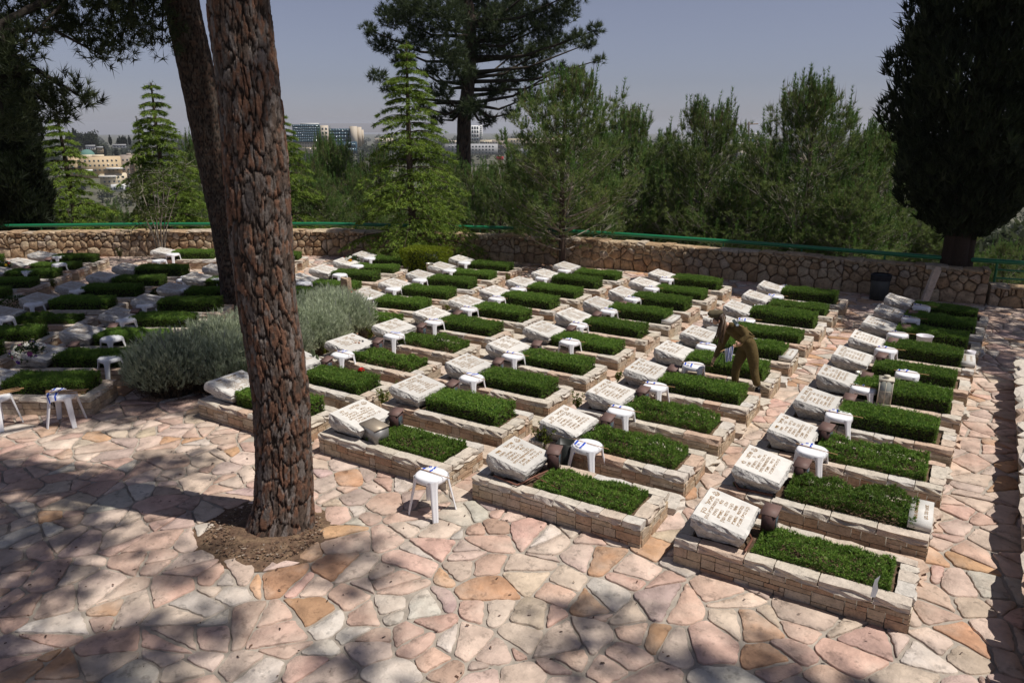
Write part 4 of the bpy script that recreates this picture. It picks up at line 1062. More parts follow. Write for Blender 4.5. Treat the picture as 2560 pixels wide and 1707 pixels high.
shade_tree((4.6, 3.0, 0), 14., 4.0, 50, 'pine beside the upper terrace whose shade dapples the paving', 43, .55)

# thin leafy tree in front of the wall
b = G(405, 652); t = thing('thin_tree', 'thin sparse leafy tree with pale bare stems in front of the wall', 'tree', (b.x, b.y, 0)); rg = np.random.default_rng(51); tk, mb = MB(), MB(); tips = []
fw = np.array([-math.cos(YAW), -math.sin(YAW), 0])
for q in range(9):
    a = q*2*math.pi/9; H = rg.uniform(1.9, 3.0); sp = rg.uniform(.4, 1.15); P = [(0.05*math.cos(a), .05*math.sin(a), 0), (sp*.25*math.cos(a), sp*.25*math.sin(a), H*.35), (sp*.7*math.cos(a+.2), sp*.7*math.sin(a+.2), H*.75), (sp*math.cos(a), sp*math.sin(a), H)]
    tk.tube(P, [.028, .02, .012, .004], 5, (.30, .26, .21))
    for w in range(12):
        f = rg.uniform(.4, 1); p0_ = np.array([np.interp(f*3, range(4), [x[k_] for x in P]) for k_ in range(3)]); e = p0_+rg.normal(size=3)*[.3, .3, .2]+[0, 0, .08]; tk.tube([p0_, e], [.007, .003], 3, (.34, .30, .25), cap=False)
        tips += [p0_*(1-u_)+e*u_+rg.normal(size=3)*.06 for u_ in np.linspace(.2, 1.15, 9)]
tips = np.array(tips); f = rg.random((len(tips), 1)); needles(mb, tips, np.tile([0, 0, .2], (len(tips), 1)), 6, .07, .028, 1., np.array([.055, .085, .022])*(1-f)+np.array([.105, .13, .03])*f, rg)
tk.obj('trunk', M['bark'], t); mb.obj('crown', M['leaf'], t)

# ------------------------------------------------------------------ far woods and buildings
rg = np.random.default_rng(61); mb = MB(); n = 1900
dd = 48*(2600/48)**rg.random(n); px = rg.uniform(-150, 2700, n)
for d, x in zip(dd, px):
    p = AT(x, 400, d); z = float(terr(p.x, p.y)); r = rg.uniform(1.6, 3.0)*(1 if d < 160 else 1.5 if d < 700 else 3.5); hgt = r*rg.uniform(.8, 1.4)
    k = 110 if d < 130 else 60; u = nrm(rg.normal(size=(k, 3))); C = np.array([p.x, p.y, z+hgt*.9])+u*np.array([r, r, hgt])*(rg.random((k, 1))**.4)
    f = rg.random((k, 1)); needles(mb, C, u+np.array([0, 0, .3]), 3, (.8 if d < 160 else 1.4 if d < 700 else 4.), (.45 if d < 160 else .8 if d < 700 else 2.2), .7, (np.array([.035, .048, .022])*(1-f)+np.array([.075, .09, .04])*f)*rg.uniform(.75, 1.2), rg)
tag(mb.obj('far_woodland', M['leaf']), 'olive green woodland covering the valley beyond the wall', 'woodland', kind='stuff')
def frame(px0, px1, dist):
    a, b = AT(px0, 400, dist), AT(px1, 400, dist); r = Vector((b.x-a.x, b.y-a.y, 0)); w = r.length; r.normalize(); return Vector((a.x, a.y, 0)), w, math.atan2(r.y, r.x)
def zat(px, py, dist): return AT(px, py, dist).z
def block(t, o, pxr, yr, dist, m, depth=12., name='wall', cols=0, rows=0, wm=None, ww=.5, wh=.5, front=0., marg=.06):
    """one upright block of a building, in the frame of its Empty, with its windows"""
    org, rz = o; a, w, _ = frame(pxr[0], pxr[1], dist); mid = (pxr[0]+pxr[1])/2
    z1, z0 = zat(mid, yr[0], dist), zat(mid, yr[1], dist); d = a-Vector((org.x, org.y, 0)); c, s_ = math.cos(-rz), math.sin(-rz)
    x0, y0 = d.x*c-d.y*s_, d.x*s_+d.y*c
    z0 -= org.z; z1 -= org.z
    b = MB().box((x0, y0-front, z0), (x0+w, y0+depth, z1)).obj(name, m, t)
    if cols:
        cw, ch = w*(1-2*marg)/cols, (z1-z0)*(1-2*marg)/rows
        me = MB().box((-cw*ww/2, -.08, -ch*wh/2), (cw*ww/2, .05, ch*wh/2)).mesh('window', wm or M['glass'])
        for q in range(cols):
            for k in range(rows): ob('window', me, b, (x0+w*marg+cw*(q+.5), y0-front, z0+(z1-z0)*marg+ch*(k+.5)))
    return b
def bld(name, label, px, py, dist, cat='building'):
    a = AT(px, py, dist); a0, w, rz = frame(px, px+30, dist); t = thing(name, label, cat, (a.x, a.y, a.z), rz, 'buildings across the valley'); return t, (a, rz)
TAN, CREAM, GREYB, PALE, BEIGE = plain('tan_render', (.52, .40, .25)), plain('cream_render', (.62, .53, .38)), plain('grey_brown_render', (.30, .25, .21)), plain('pale_render', (.62, .60, .56)), plain('beige_stone', (.52, .45, .36))
CONC, BLG, BLUEP, REDP, WHT = plain('concrete', (.34, .34, .35)), plain('blue_glass', (.035, .075, .11), .15, spec=.8), plain('blue_panel', (.02, .10, .22)), plain('red_panel', (.35, .03, .04)), plain('white_render', (.72, .72, .72))
t, o = bld('apartment_house', 'tan stepped apartment house on the hillside below the green dome', 200, 475, 380)
block(t, o, (200, 302), (393, 446), 380, TAN, cols=8, rows=4, ww=.38, wh=.36); block(t, o, (170, 206), (391, 446), 384, TAN, cols=2, rows=3, ww=.4, wh=.3); block(t, o, (243, 312), (436, 462), 377, CREAM, cols=5, rows=2, ww=.4, wh=.4); block(t, o, (268, 318), (462, 480), 374, WHT, cols=3, rows=1, ww=.6, wh=.5)
for q, (x0, x1, y) in enumerate(((240, 285, 440), (262, 305, 420), (205, 228, 425))): block(t, o, (x0, x1), (y, y+4), 376, PALE, 4., 'balcony')
block(t, o, (232, 262), (388, 394), 382, CREAM, 6., 'roof_block')
t, o = bld('apartment_block', 'grey brown apartment block beside the stepped apartment house', 300, 475, 390); block(t, o, (300, 336), (389, 470), 390, GREYB, cols=3, rows=6, ww=.4, wh=.35); block(t, o, (334, 352), (386, 450), 388, CREAM, cols=2, rows=5, ww=.4, wh=.4); block(t, o, (318, 330), (384, 390), 392, GREYB, 5., 'roof_block')
t, o = bld('domed_hall', 'pale hall with a green dome behind the stepped apartment house', 203, 392, 420); block(t, o, (200, 240), (388, 396), 420, CREAM, cols=6, rows=1, ww=.4, wh=.5)
a = AT(219, 391, 428); mbd = MB(); R_ = 15*428/FPX; mbd.lathe([(R_*math.cos(u), R_*math.sin(u)*.95) for u in np.linspace(0, math.pi/2, 10)], 28); dm = mbd.obj('dome', plain('green_copper', (.10, .20, .17)), t, True); dm.matrix_basis = Matrix.Rotation(-o[1], 4, 'Z') @ Matrix.Translation(a-o[0])
for (x0, x1, y0, y1, d, m, lab) in ((219, 243, 364, 377, 520, WHT, 'white shed below the dark ridge trees'), (246, 262, 368, 384, 510, TAN, 'small tan house beside the white shed'), (286, 320, 362, 371, 540, WHT, 'long white roofed hall under the ridge cypresses')):
    t, o = bld('hillside_house', lab, x0, y1, d); block(t, o, (x0, x1), (y0+2, y1), d, m, cols=4, rows=1, ww=.4, wh=.4); block(t, o, (x0-.6, x1+.6), (y0, y0+2), d-.5, CONC, 13, 'roof')
t, o = bld('glass_office', 'dark blue glass office building with pale stone towers', 738, 382, 620)
block(t, o, (737, 806), (312, 356), 620, BLG, 30, 'glass_front', cols=14, rows=7, ww=.93, wh=.86, wm=plain('curtain_pane', (.03, .07, .095), .12, spec=.8), marg=.01); block(t, o, (741, 800), (355, 384), 621, CREAM, 26, cols=8, rows=4, ww=.4, wh=.35); block(t, o, (806, 826), (314, 370), 628, BEIGE, 20, cols=2, rows=5, ww=.5, wh=.5); block(t, o, (826, 884), (322, 356), 630, BLG, 20, 'glass_front', cols=8, rows=4, ww=.92, wh=.85, wm=M['curtain_pane'], marg=.01); block(t, o, (882, 897), (316, 372), 622, BEIGE, 20, 'tower'); block(t, o, (897, 908), (318, 366), 632, BEIGE, 20, 'tower'); block(t, o, (908, 913), (325, 360), 640, BEIGE, 20, 'tower'); block(t, o, (757, 804), (308.5, 312.5), 632, PALE, 10, 'roof_plant'); block(t, o, (845, 895), (355, 385), 615, BLG, 10, 'glass_front', cols=8, rows=2, ww=.9, wh=.85, wm=M['curtain_pane'])
t, o = bld('white_tower', 'white office tower with a grid of windows beside the great pine trunk', 1167, 352, 760); block(t, o, (1166, 1199), (314, 354), 760, WHT, 25, cols=5, rows=4, ww=.7, wh=.72, marg=.03); block(t, o, (1199, 1207), (313, 354), 764, WHT, 25, cols=1, rows=8, ww=.6, wh=.6)
for (x0, x1, y0, y1, d, m, c, r, lab) in ((1118, 1166, 352, 364, 740, BEIGE, 7, 1, 'low beige building left of the white tower'), (1200, 1250, 351, 364, 735, CREAM, 8, 1, 'low cream building right of the white tower'), (1112, 1245, 361, 388, 700, CONC, 14, 3, 'long grey station building under the white tower'), (1268, 1405, 347, 374, 720, CREAM, 18, 3, 'long cream hotel behind the young pine'), (1230, 1265, 352, 372, 715, GREYB, 5, 2, 'brown block between the two cream buildings'), (1290, 1420, 373, 392, 690, CONC, 12, 2, 'grey car park below the long cream hotel'), (940, 985, 346, 362, 700, BEIGE, 6, 2, 'beige block behind the yellow green cedar')):
    t, o = bld('office_block', lab, x0, y1, d); block(t, o, (x0, x1), (y0, y1), d, m, 18, cols=c, rows=r, ww=.5, wh=.45)
t, o = bld('shipping_container', 'dark red container parked below the grey station building', 1240, 403, 560, 'container'); block(t, o, (1241, 1259), (392, 401), 560, REDP, 4)
t, o = bld('unfinished_tower', 'grey concrete tower under construction with cranes above', 1815, 400, 760); block(t, o, (1834, 1856), (346, 372), 760, CONC, 18, cols=4, rows=5, ww=.6, wh=.6); block(t, o, (1854, 1868), (338, 364), 765, BLG, 18, cols=2, rows=5, ww=.6, wh=.8); block(t, o, (1868, 1892), (333, 360), 762, CONC, 18, cols=5, rows=6, ww=.6, wh=.6); block(t, o, (1873, 1888), (350, 357), 758, BLUEP, 3, 'blue_sheet'); block(t, o, (1845, 1892), (358, 382), 750, BEIGE, 18, cols=9, rows=3, ww=.4, wh=.35); block(t, o, (1843, 1880), (378, 402), 740, BEIGE, 18, cols=3, rows=2, ww=.5, wh=.3); block(t, o, (1838, 1850), (357, 366), 745, WHT, 18, cols=1, rows=2, ww=.9, wh=.4); block(t, o, (1812, 1836), (362, 385), 755, BEIGE, 18, cols=4, rows=3, ww=.4, wh=.4)
for (xm, yj, x0, x1, lab) in ((1836, 314, 1823, 1847, 'construction crane with its mast over the unfinished tower'), (1872, 311, 1866, 1896, 'second construction crane with a long jib beyond the unfinished tower')):
    a = AT(xm, 345, 780); t = thing('tower_crane', lab, 'crane', a, 0, 'cranes'); CR = plain('crane_steel', (.30, .22, .16))
    tp = AT(xm, yj-6, 780)-a; MB().tube([(0, 0, -4), (tp.x, tp.y, tp.z)], .9, 4).obj('mast', CR, t); j0, j1 = AT(x0, yj, 780)-a, AT(x1, yj-1, 780)-a; MB().tube([j0, j1], .55, 4).obj('jib', CR, t)
# ridge trees: cypresses and a dark clump
SPI = MB(); rg2 = np.random.default_rng(71); zz = rg2.random(240); u = rg2.uniform(0, 6.28, 240); w_ = .16*np.sin(np.clip(zz*1.1+.05, 0, 1)*math.pi)**.7
needles(SPI, np.stack([w_*np.cos(u), w_*np.sin(u), zz], 1), np.tile([0, 0, 1.], (240, 1)), 3, .16, .07, .3, np.tile([.018, .028, .014], (240, 1)), rg2)
spi = SPI.mesh('crown', M['leaf']); stem = MB().tube([(0, 0, -.1), (0, 0, .3)], .02, 5, (.06, .04, .03)).mesh('trunk', M['bark'])
for q, (x, y0, y1) in enumerate(((277, 340, 363), (296, 347, 363), (301, 342, 363), (306, 344, 363), (310, 341, 362), (315, 343, 363), (325, 341, 362), (189, 325, 362), (178, 330, 362), (171, 334, 362), (263, 366, 392), (233, 364, 388), (291, 372, 392))):
    b = AT(x, y1, 560); h_ = AT(x, y0, 560).z-b.z; nb = ('of the row above the white roofed hall' if 5 < q-0 < 7 or q < 6 else 'spire beside the dark ridge grove') if q < 10 else 'spire beside the domed hall'
    t = thing('cypress_tree', f'distant dark cypress {ORD[(q % 7)+1]} {nb}', 'tree', b, q, 'distant ridge cypresses'); ob('crown', spi, t, None, 0, (h_, h_, h_)); ob('trunk', stem, t, None, 0, (h_, h_, h_))
mb = MB(); mb2 = MB(); b0 = AT(205, 364, 600); t = thing('ridge_grove', 'dark rounded grove of trees on the ridge above the white shed', 'trees', b0)
for q in range(26):
    p = AT(rg2.uniform(175, 240), rg2.uniform(336, 364), 600+rg2.uniform(-8, 8))-b0; C = np.array(p)+nrm(rg2.normal(size=(60, 3)))*3.2*rg2.random((60, 1))**.4; needles(mb, C, rg2.normal(size=(60, 3)), 3, 1.3, .8, .8, np.tile([.028, .036, .018], (60, 1))*rg2.uniform(.7, 1.4, (60, 1)), rg2)
    mb2.tube([(p.x, p.y, -3), tuple(p)], .4, 5, (.05, .04, .03))
mb.obj('crown', M['leaf'], t); mb2.obj('trunk', M['bark'], t)

# ------------------------------------------------------------------ the soldier
NV = Vector((-math.sin(YAW), math.cos(YAW), 0)); S_D = NV.dot(Vector((-2.66, 10.98, 0)))
def SP3(px, py, off=0.):
    d = ray(px, py); t_ = (S_D+off)/NV.dot(Vector((d.x, d.y, 0))); return Vector((d.x*t_, d.y*t_, CAMZ+d.z*t_))
sroot = Vector((-2.62, 10.98, .0))
def skin(name, nodes, edges, m, parent, root, sub=2):
    keys = list(nodes); me = bpy.data.meshes.new(name); me.from_pydata([nodes[k][0]-sroot for k in keys], [(keys.index(a), keys.index(b)) for a, b in edges], [])
    o = ob(name, me, parent); md = o.modifiers.new('skin', 'SKIN'); md.use_smooth_shade = True; md.branch_smoothing = .3
    for k, sv in zip(keys, me.skin_vertices[0].data):
        r = nodes[k][1]; sv.radius = (r, r) if np.isscalar(r) else r; sv.use_root = (k == root)
    o.modifiers.new('sub', 'SUBSURF').render_levels = sub; o.modifiers['sub'].levels = sub
    dg = bpy.context.evaluated_depsgraph_get(); dg.update(); me2 = bpy.data.meshes.new_from_object(o.evaluated_get(dg)); o.modifiers.clear(); me2.name = name; o.data = me2
    me2.materials.clear(); me2.materials.append(m); return o
S = {'pel': (1872, 852, 0), 'wst': (1858, 838, 0), 'chs': (1838, 822, 0), 'nkb': (1818, 813, 0), 'nck': (1808, 810, 0), 'skb': (1799, 800, 0), 'skt': (1793, 790, 0), 'fac': (1787, 802, 0), 'chn': (1788, 812, 0),
     'hN': (1878, 864, -.085), 'kN': (1885, 921, -.09), 'aN': (1895, 966, -.14), 'hF': (1866, 864, .085), 'kF': (1841, 914, .12), 'aF': (1838, 958, .13),
     'sN': (1842, 815, -.15), 'eN': (1868, 838, -.24), 'wN': (1849, 858, -.27), 'pN': (1841, 862, -.275), 'sF': (1822, 822, .15), 'eF': (1803, 862, .26), 'wF': (1787, 894, .33), 'pF': (1781, 905, .35), 'tN': (1881, 980, -.17), 'tF': (1826, 968, .12), 'lN': (1888, 944, -.12), 'mN': (1882, 892, -.09), 'mF': (1853, 888, .10), 'lF': (1838, 936, .125)}
S = {k: SP3(*v) for k, v in S.items()}
sol = thing('person', 'person in olive uniform and beret bending to lay a flag on a stool', 'person', sroot)
E_ = [('pel', 'wst'), ('wst', 'chs'), ('chs', 'nkb'), ('nkb', 'nck'), ('nck', 'skb'), ('skb', 'skt'), ('skb', 'fac'), ('fac', 'chn'), ('pel', 'hN'), ('hN', 'mN'), ('mN', 'kN'), ('kN', 'lN'), ('lN', 'aN'), ('pel', 'hF'), ('hF', 'mF'), ('mF', 'kF'), ('kF', 'lF'), ('lF', 'aF'), ('chs', 'sN'), ('sN', 'eN'), ('eN', 'wN'), ('wN', 'pN'), ('chs', 'sF'), ('sF', 'eF'), ('eF', 'wF'), ('wF', 'pF')]
RB_ = dict(pel=.10, wst=.085, chs=.085, nkb=.05, nck=.043, skb=.075, skt=.078, fac=.066, chn=.036, hN=.075, mN=.07, kN=.05, lN=.047, aN=.036, hF=.075, mF=.07, kF=.05, lF=.047, aF=.036, sN=.035, eN=.03, wN=.024, pN=.03, sF=.035, eF=.034, wF=.024, pF=.03)
skin('body', {k: (S[k], r) for k, r in RB_.items()}, E_, M['skin'], sol, 'pel')
RS = dict(pel=.135, wst=.122, chs=.135, nkb=.082, sN=.082, eN=.062, wN=.042, sF=.078, eF=.058, wF=.040)
skin('shirt', {k: (S[k], r) for k, r in RS.items()}, [e for e in E_ if e[0] in RS and e[1] in RS], M['uniform'], sol, 'wst')
RT = dict(pel=.142, wst=.122, hN=.105, mN=.098, kN=.070, lN=.068, aN=.056, hF=.105, mF=.098, kF=.070, lF=.066, aF=.054)
skin('trousers', {k: (S[k], r) for k, r in RT.items()}, [e for e in E_ if e[0] in RT and e[1] in RT], M['uniform'], sol, 'pel')
for a, b in (('aN', 'tN'), ('aF', 'tF')):
    p, q_ = S[a].copy(), S[b].copy(); q_.z = .045; h_ = Vector((p.x, p.y, .05)); skin('boot', {'a': (p, .05), 'h': (h_, .045), 't': (q_, .036)}, [('a', 'h'), ('h', 't')], M['boot'], sol, 'h')
# hands: palm chains with five bent fingers each
def hand(wr, pa, fd, sidev):
    up = fd.cross(sidev).normalized()
    for q in range(5):
        if q == 0: st = pa-fd*.015+sidev*.026; d0, d1, l = (fd*.5+sidev*.8).normalized(), (fd*.9-up*.4).normalized(), .028
        else: st = pa+fd*.02+sidev*(.020-.0125*(q-1)); d0, d1, l = fd, (fd*.45-up*.9).normalized(), (.034, .038, .035, .028)[q-1]
        mbh = MB(); mbh.tube([np.array(st-d0*.012-sroot), np.array(st+d0*l*.9-sroot), np.array(st+d0*l*.9+d1*l*.8-sroot)], [.0095, .009, .007], 7); mbh.obj('finger', M['skin'], sol, True)
hand(S['wN'], S['pN'], (S['pN']-S['wN']).normalized(), Vector((0, 0, 1))); hand(S['wF'], S['pF'], (S['pF']-S['wF']).normalized(), NV*-1)
# hair, beret, face
hc = (S['skb']+S['skt'])/2; hair = MB(); rgh = np.random.default_rng(3)
faced = (S['fac']-S['skb']).normalized(); upd = (S['skt']-S['skb']).normalized(); sided = faced.cross(upd).normalized(); upd = sided.cross(faced).normalized()
k_, m_ = 18, 12; V = []
for i_ in range(m_):
    ph = i_/(m_-1)*math.pi*.80
    for j_ in range(k_):
        th_ = j_/k_*2*math.pi; v = upd*math.cos(ph)+(faced*math.cos(th_)+sided*math.sin(th_))*math.sin(ph); r = .099 if v.dot(faced) < .35 else .082
        p = hc-faced*.012+v*r-sroot; V.append(tuple(p))
i, j = np.meshgrid(np.arange(m_-1), np.arange(k_), indexing='ij'); j2 = (j+1) % k_
hair.add(V, np.stack([i*k_+j, i*k_+j2, (i+1)*k_+j2, (i+1)*k_+j], -1).reshape(-1, 4), (.045, .026, .016))
hp = [SP3(1806, 790, -.03), SP3(1809, 806, -.10), SP3(1806, 824, -.15), SP3(1801, 842, -.14), SP3(1798, 856, -.12)]
for q in range(16):
    of = rgh.normal(size=3)*.012; pts_ = [np.array(p-sroot)+of*(1+.5*w) for w, p in enumerate(hp)]; hair.tube(pts_, [.018, .022, .02, .014, .004], 6, np.array([.07, .042, .024])*rgh.uniform(.6, 1.9))
hair.obj('hair', M['hair'], sol, True)
bt = MB(); bc = hc+upd*.075+faced*.025; k_ = 20; V = []
for f, z in ((0, .045), (.5, .048), (.85, .036), (1.0, .012), (.92, -.012), (.80, -.02), (.78, -.038)):
    for j_ in range(k_):
        th_ = j_/k_*2*math.pi; rx = .118*f*(1+.10*math.cos(th_)); v = bc+faced*(rx*math.cos(th_))+sided*(.098*f*math.sin(th_))+upd*(z+.012*math.sin(th_*2)*f); V.append(tuple(v-sroot))
n = 7; i, j = np.meshgrid(np.arange(n-1), np.arange(k_), indexing='ij'); j2 = (j+1) % k_; bt.add(V, np.stack([i*k_+j, i*k_+j2, (i+1)*k_+j2, (i+1)*k_+j], -1).reshape(-1, 4)); bt.obj('beret', M['beret'], sol, True)
nose = MB(); c = np.array(S['fac']-sroot)+np.array(faced)*.058; nose.tube([c+np.array(upd)*.028-np.array(faced)*.012, c+np.array(faced)*.014-np.array(upd)*.004], [.006, .011], 6); nose.obj('nose', M['skin'], sol, True)
for sg in (-1, 1):
    e = np.array(S['fac']-sroot)+np.array(faced)*.052+np.array(sided)*sg*.028+np.array(upd)*.022; MB().lathe([(.001, .006), (.008, 0), (.001, -.006)], 8, o=e).obj('eye', M['boot'], sol)
    e = np.array(hc-sroot)+np.array(sided)*sg*.085+np.array(faced)*.012-np.array(upd)*.025; MB().lathe([(.004, .028), (.014, .012), (.013, -.012), (.004, -.026)], 8, o=e).obj('ear', M['skin'], sol, True)
mo = np.array(S['fac']-sroot)+np.array(faced)*.052-np.array(upd)*.03; MB().box(mo-[.012, .012, .004], mo+[.012, .012, .004]).obj('mouth', plain('lips', (.40, .14, .12)), sol)
# shoulder badge on the near upper arm
def onarm(px, py, off): return np.array(SP3(px, py, off)-sroot)
bd = MB(); Q = [onarm(1829, 801, -.205), onarm(1836, 797.5, -.20), onarm(1848, 812, -.235), onarm(1842, 817, -.24)]; bd.add(Q, [(0, 1, 2, 3)]); bd.add([p+[0.004, -.008, 0] for p in Q], [(3, 2, 1, 0)]); bd.obj('shoulder_tab', plain('grey_green_cloth', (.055, .075, .075)), sol)
c = onarm(1843.5, 812.5, -.245); ex, ez = np.array([math.cos(YAW), math.sin(YAW), 0]), np.array([0, 0, 1.]); bd = MB(); V = [c]+[c+(ex*math.cos(a)+ez*math.sin(a))*.022 for a in np.linspace(0, 2*math.pi, 17)[:-1]]; bd.add(V, [(0, 1+q, 1+(q+1) % 16) for q in range(16)]); bd.obj('badge', plain('pale_blue_cloth', (.45, .58, .70)), sol)
V = [c-np.array(NV)*.004]+[c-np.array(NV)*.004+(ex*math.cos(a)+ez*math.sin(a))*(.018 if q % 2 == 0 else .008) for q, a in enumerate(np.linspace(math.pi/2, math.pi*2.5, 11)[:-1])]; bd = MB(); bd.add(V, [(0, 1+q, 1+(q+1) % 10) for q in range(10)], (.8, .8, .8)); bd.obj('badge_star', M['tint'], sol)
# flags carried in the near hand
fb_ = thing('flag_bundle', 'bundle of small flags with black ribbons held in the hand of the person', 'flags', S['pN'], 0, 'flag bundles'); o_ = S['pN']
for q in range(6):
    a, b = SP3(1801+q*1.5, 879-q*.9, -.30+.012*q), SP3(1858-q, 858+q*1.2, -.28+.01*q); MB().tube([np.array(a-o_), np.array(b-o_)], .0045, 6).obj('stick', M['wood'], fb_, True)
for q in range(3):
    mbf = MB(); a0, a1 = SP3(1812+q*3, 873-q, -.31-.012*q), SP3(1831+q*1.5, 866-q, -.31-.012*q); d0, d1 = SP3(1814+q*3, 905-q*5, -.30-.012*q), SP3(1828+q*2, 902-q*7, -.30-.012*q)
    n, m = 16, 6
    def pt(u, v): 
        p = (a0*(1-u)+a1*u)*(1-v)+(d0*(1-u)+d1*u)*v+NV*(.012*math.sin(u*9+v*3+q)); return tuple(p-o_)
    for i_ in range(n):
        for j_ in range(m):
            um = (i_+.5)/n; mbf.add([pt(i_/n, j_/m), pt((i_+1)/n, j_/m), pt((i_+1)/n, (j_+1)/m), pt(i_/n, (j_+1)/m)], [(0, 1, 2, 3)], BLUE if (.12 < um < .26 or .42 < um < .52 or .74 < um < .9) else WHITE)
    mbf.obj('cloth', M['cloth'], fb_, True)
for q in range(4):
    mbr = MB(); V = []
    for w in range(6):
        f = w/5; p = SP3(1809-3*q*f*2-8*f*(q % 2), 876+f*(34-4*q), -.33-.01*q)-o_; V += [tuple(p), tuple(p+Vector((.012, .006, .003)))]
    mbr.add(V, [(2*w, 2*w+1, 2*w+3, 2*w+2) for w in range(5)]); mbr.obj('ribbon', M['black'], fb_)

# ------------------------------------------------------------------ small things among the graves
def lathe_thing(name, label, cat, px, py, z, prof, m, zmeas=None, k=18, extra=None):
    p = G(px, py, z if zmeas is None else zmeas); t = thing(name, label, cat, (p.x, p.y, z)); MB().lathe(prof, k).obj('body', m, t, True); return t
t = lathe_thing('bucket', 'white plastic bucket standing between two shaded graves', 'bucket', 2307, 872, .27, [(0, 0), (.10, 0), (.135, .24), (.145, .245), (.13, .24), (.095, .02), (0, .02)], plain('pale_plastic', (.66, .63, .66), .4)); t.location.z = .272
t = lathe_thing('small_bucket', 'small pale pot beside a plaque at a grave foot', 'pot', 2426, 894, .28, [(0, 0), (.05, 0), (.07, .12), (.06, .12), (0, .02)], M['pale_plastic'])
t = lathe_thing('rubbish_bin', 'dark rubbish bin with black liner standing against the stone wall', 'bin', 2195, 748, 0, [(0, 0), (.20, 0), (.22, .58), (.21, .6), (0, .55)], plain('dull_metal', (.09, .10, .10), .5, metal=.3)); MB().lathe([(.225, .48), (.235, .60), (.21, .63), (.19, .58)], 18).obj('liner', M['black'], t, True)
t = lathe_thing('vase', 'black cylindrical vase beside the headstone near the soldier', 'vase', 1694, 925, .0, [(0, 0), (.062, 0), (.062, .5), (.055, .5), (.05, .4), (0, .4)], plain('black_ceramic', (.025, .027, .03), .4)); 
t = lathe_thing('metal_urn', 'pale metal flower bucket by the yellow green bush', 'bucket', 1075, 688, .26, [(0, 0), (.07, 0), (.095, .32), (.105, .325), (.09, .32), (.06, .03), (0, .03)], M['zinc'])
t = lathe_thing('clay_pot', 'grey stone pot behind the ponytail of the soldier', 'pot', 1782, 846, .27, [(0, 0), (.09, 0), (.13, .2), (.12, .2), (.08, .04), (0, .04)], plain('grey_stoneware', (.36, .35, .33)))
t = lathe_thing('vase', 'grey metal vase at the side of a headstone near the glass lantern', 'vase', 2146, 955, .26, [(0, 0), (.05, 0), (.06, .17), (.05, .17), (0, .03)], M['zinc'])
t = lathe_thing('glass_globe', 'clear glass globe lying on the ground cover by a headstone', 'globe', 1330, 1185, .28, [(.002, 0), (.045, .02), (.062, .065), (.045, .11), (.02, .12), (.02, .15), (.002, .15)], plain('clear_glass', (.75, .78, .76), .08, spec=.6)); t.location.z = .27
M['clear_glass'].node_tree.nodes['Principled BSDF'].inputs['Transmission Weight'].default_value = .85
# square planter
p = G(1413, 1104, .42); t = thing('planter', 'tall black square plastic planter between two headstones', 'planter', (p.x, p.y, 0), .2); b = MB()
b.add([(-.07, -.07, 0), (.07, -.07, 0), (.07, .07, 0), (-.07, .07, 0), (-.10, -.10, .42), (.10, -.10, .42), (.10, .10, .42), (-.10, .10, .42), (-.085, -.085, .42), (.085, -.085, .42), (.085, .085, .42), (-.085, .085, .42), (-.075, -.075, .25), (.075, -.075, .25), (.075, .075, .25), (-.075, .075, .25)],
      [(0, 1, 5, 4), (1, 2, 6, 5), (2, 3, 7, 6), (3, 0, 4, 7), (4, 5, 9, 8), (5, 6, 10, 9), (6, 7, 11, 10), (7, 4, 8, 11), (8, 9, 13, 12), (9, 10, 14, 13), (10, 11, 15, 14), (11, 8, 12, 15), (12, 13, 14, 15)]); b.obj('body', plain('black_plastic', (.02, .022, .02), .4, noise=.4), t)
# grey metal box on the kerb
p = G(937, 1088, .32); t = thing('metal_box', 'grey metal box with a slanted lid on the kerb beside a headstone', 'box', (p.x, p.y, .272), -.28); MB().box((-.17, -.10, 0), (.17, .10, .18)).obj('body', plain('galvanised', (.30, .29, .28), .45, metal=.5, noise=.2), t)
b = MB(); b.add([(-.18, -.11, .182), (.18, -.11, .182), (.18, .11, .20), (-.18, .11, .20), (-.18, -.11, .192), (.18, -.11, .192), (.18, .11, .21), (-.18, .11, .21)], [(0, 3, 2, 1), (4, 5, 6, 7), (0, 1, 5, 4), (1, 2, 6, 5), (2, 3, 7, 6), (3, 0, 4, 7)]); b.obj('lid', plain('tan_metal', (.36, .30, .23), .5, metal=.3), t)
# glass lantern
p = G(2208, 1008, .272); t = thing('lantern', 'tall glass lantern with pale metal frame at the edge of a hedge', 'lantern', (p.x, p.y, .272), .1); FR = plain('cream_metal', (.55, .50, .40), .5)
for sx in (-1, 1):
    for sy in (-1, 1): MB().box((sx*.085-.008, sy*.085-.008, 0), (sx*.085+.008, sy*.085+.008, .36)).obj('frame_post', FR, t)
MB().box((-.095, -.095, 0), (.095, .095, .02)).obj('base', FR, t); MB().box((-.1, -.1, .36), (.1, .1, .38)).obj('top', FR, t); MB().lathe([(.03, .38), (.03, .40), (.045, .405), (.045, .42), (.002, .425)], 14).obj('cap', FR, t, True)
GLS = plain('lantern_glass', (.30, .31, .28), .1, spec=.7); MB().box((-.078, -.088, .02), (.078, -.084, .36)).obj('pane', GLS, t); MB().box((.084, -.078, .02), (.088, .078, .36)).obj('pane', GLS, t); MB().box((-.006, -.094, .02), (.006, -.089, .36)).obj('glazing_bar', FR, t); MB().box((-.08, -.094, .2), (.08, -.089, .212)).obj('glazing_bar', FR, t)
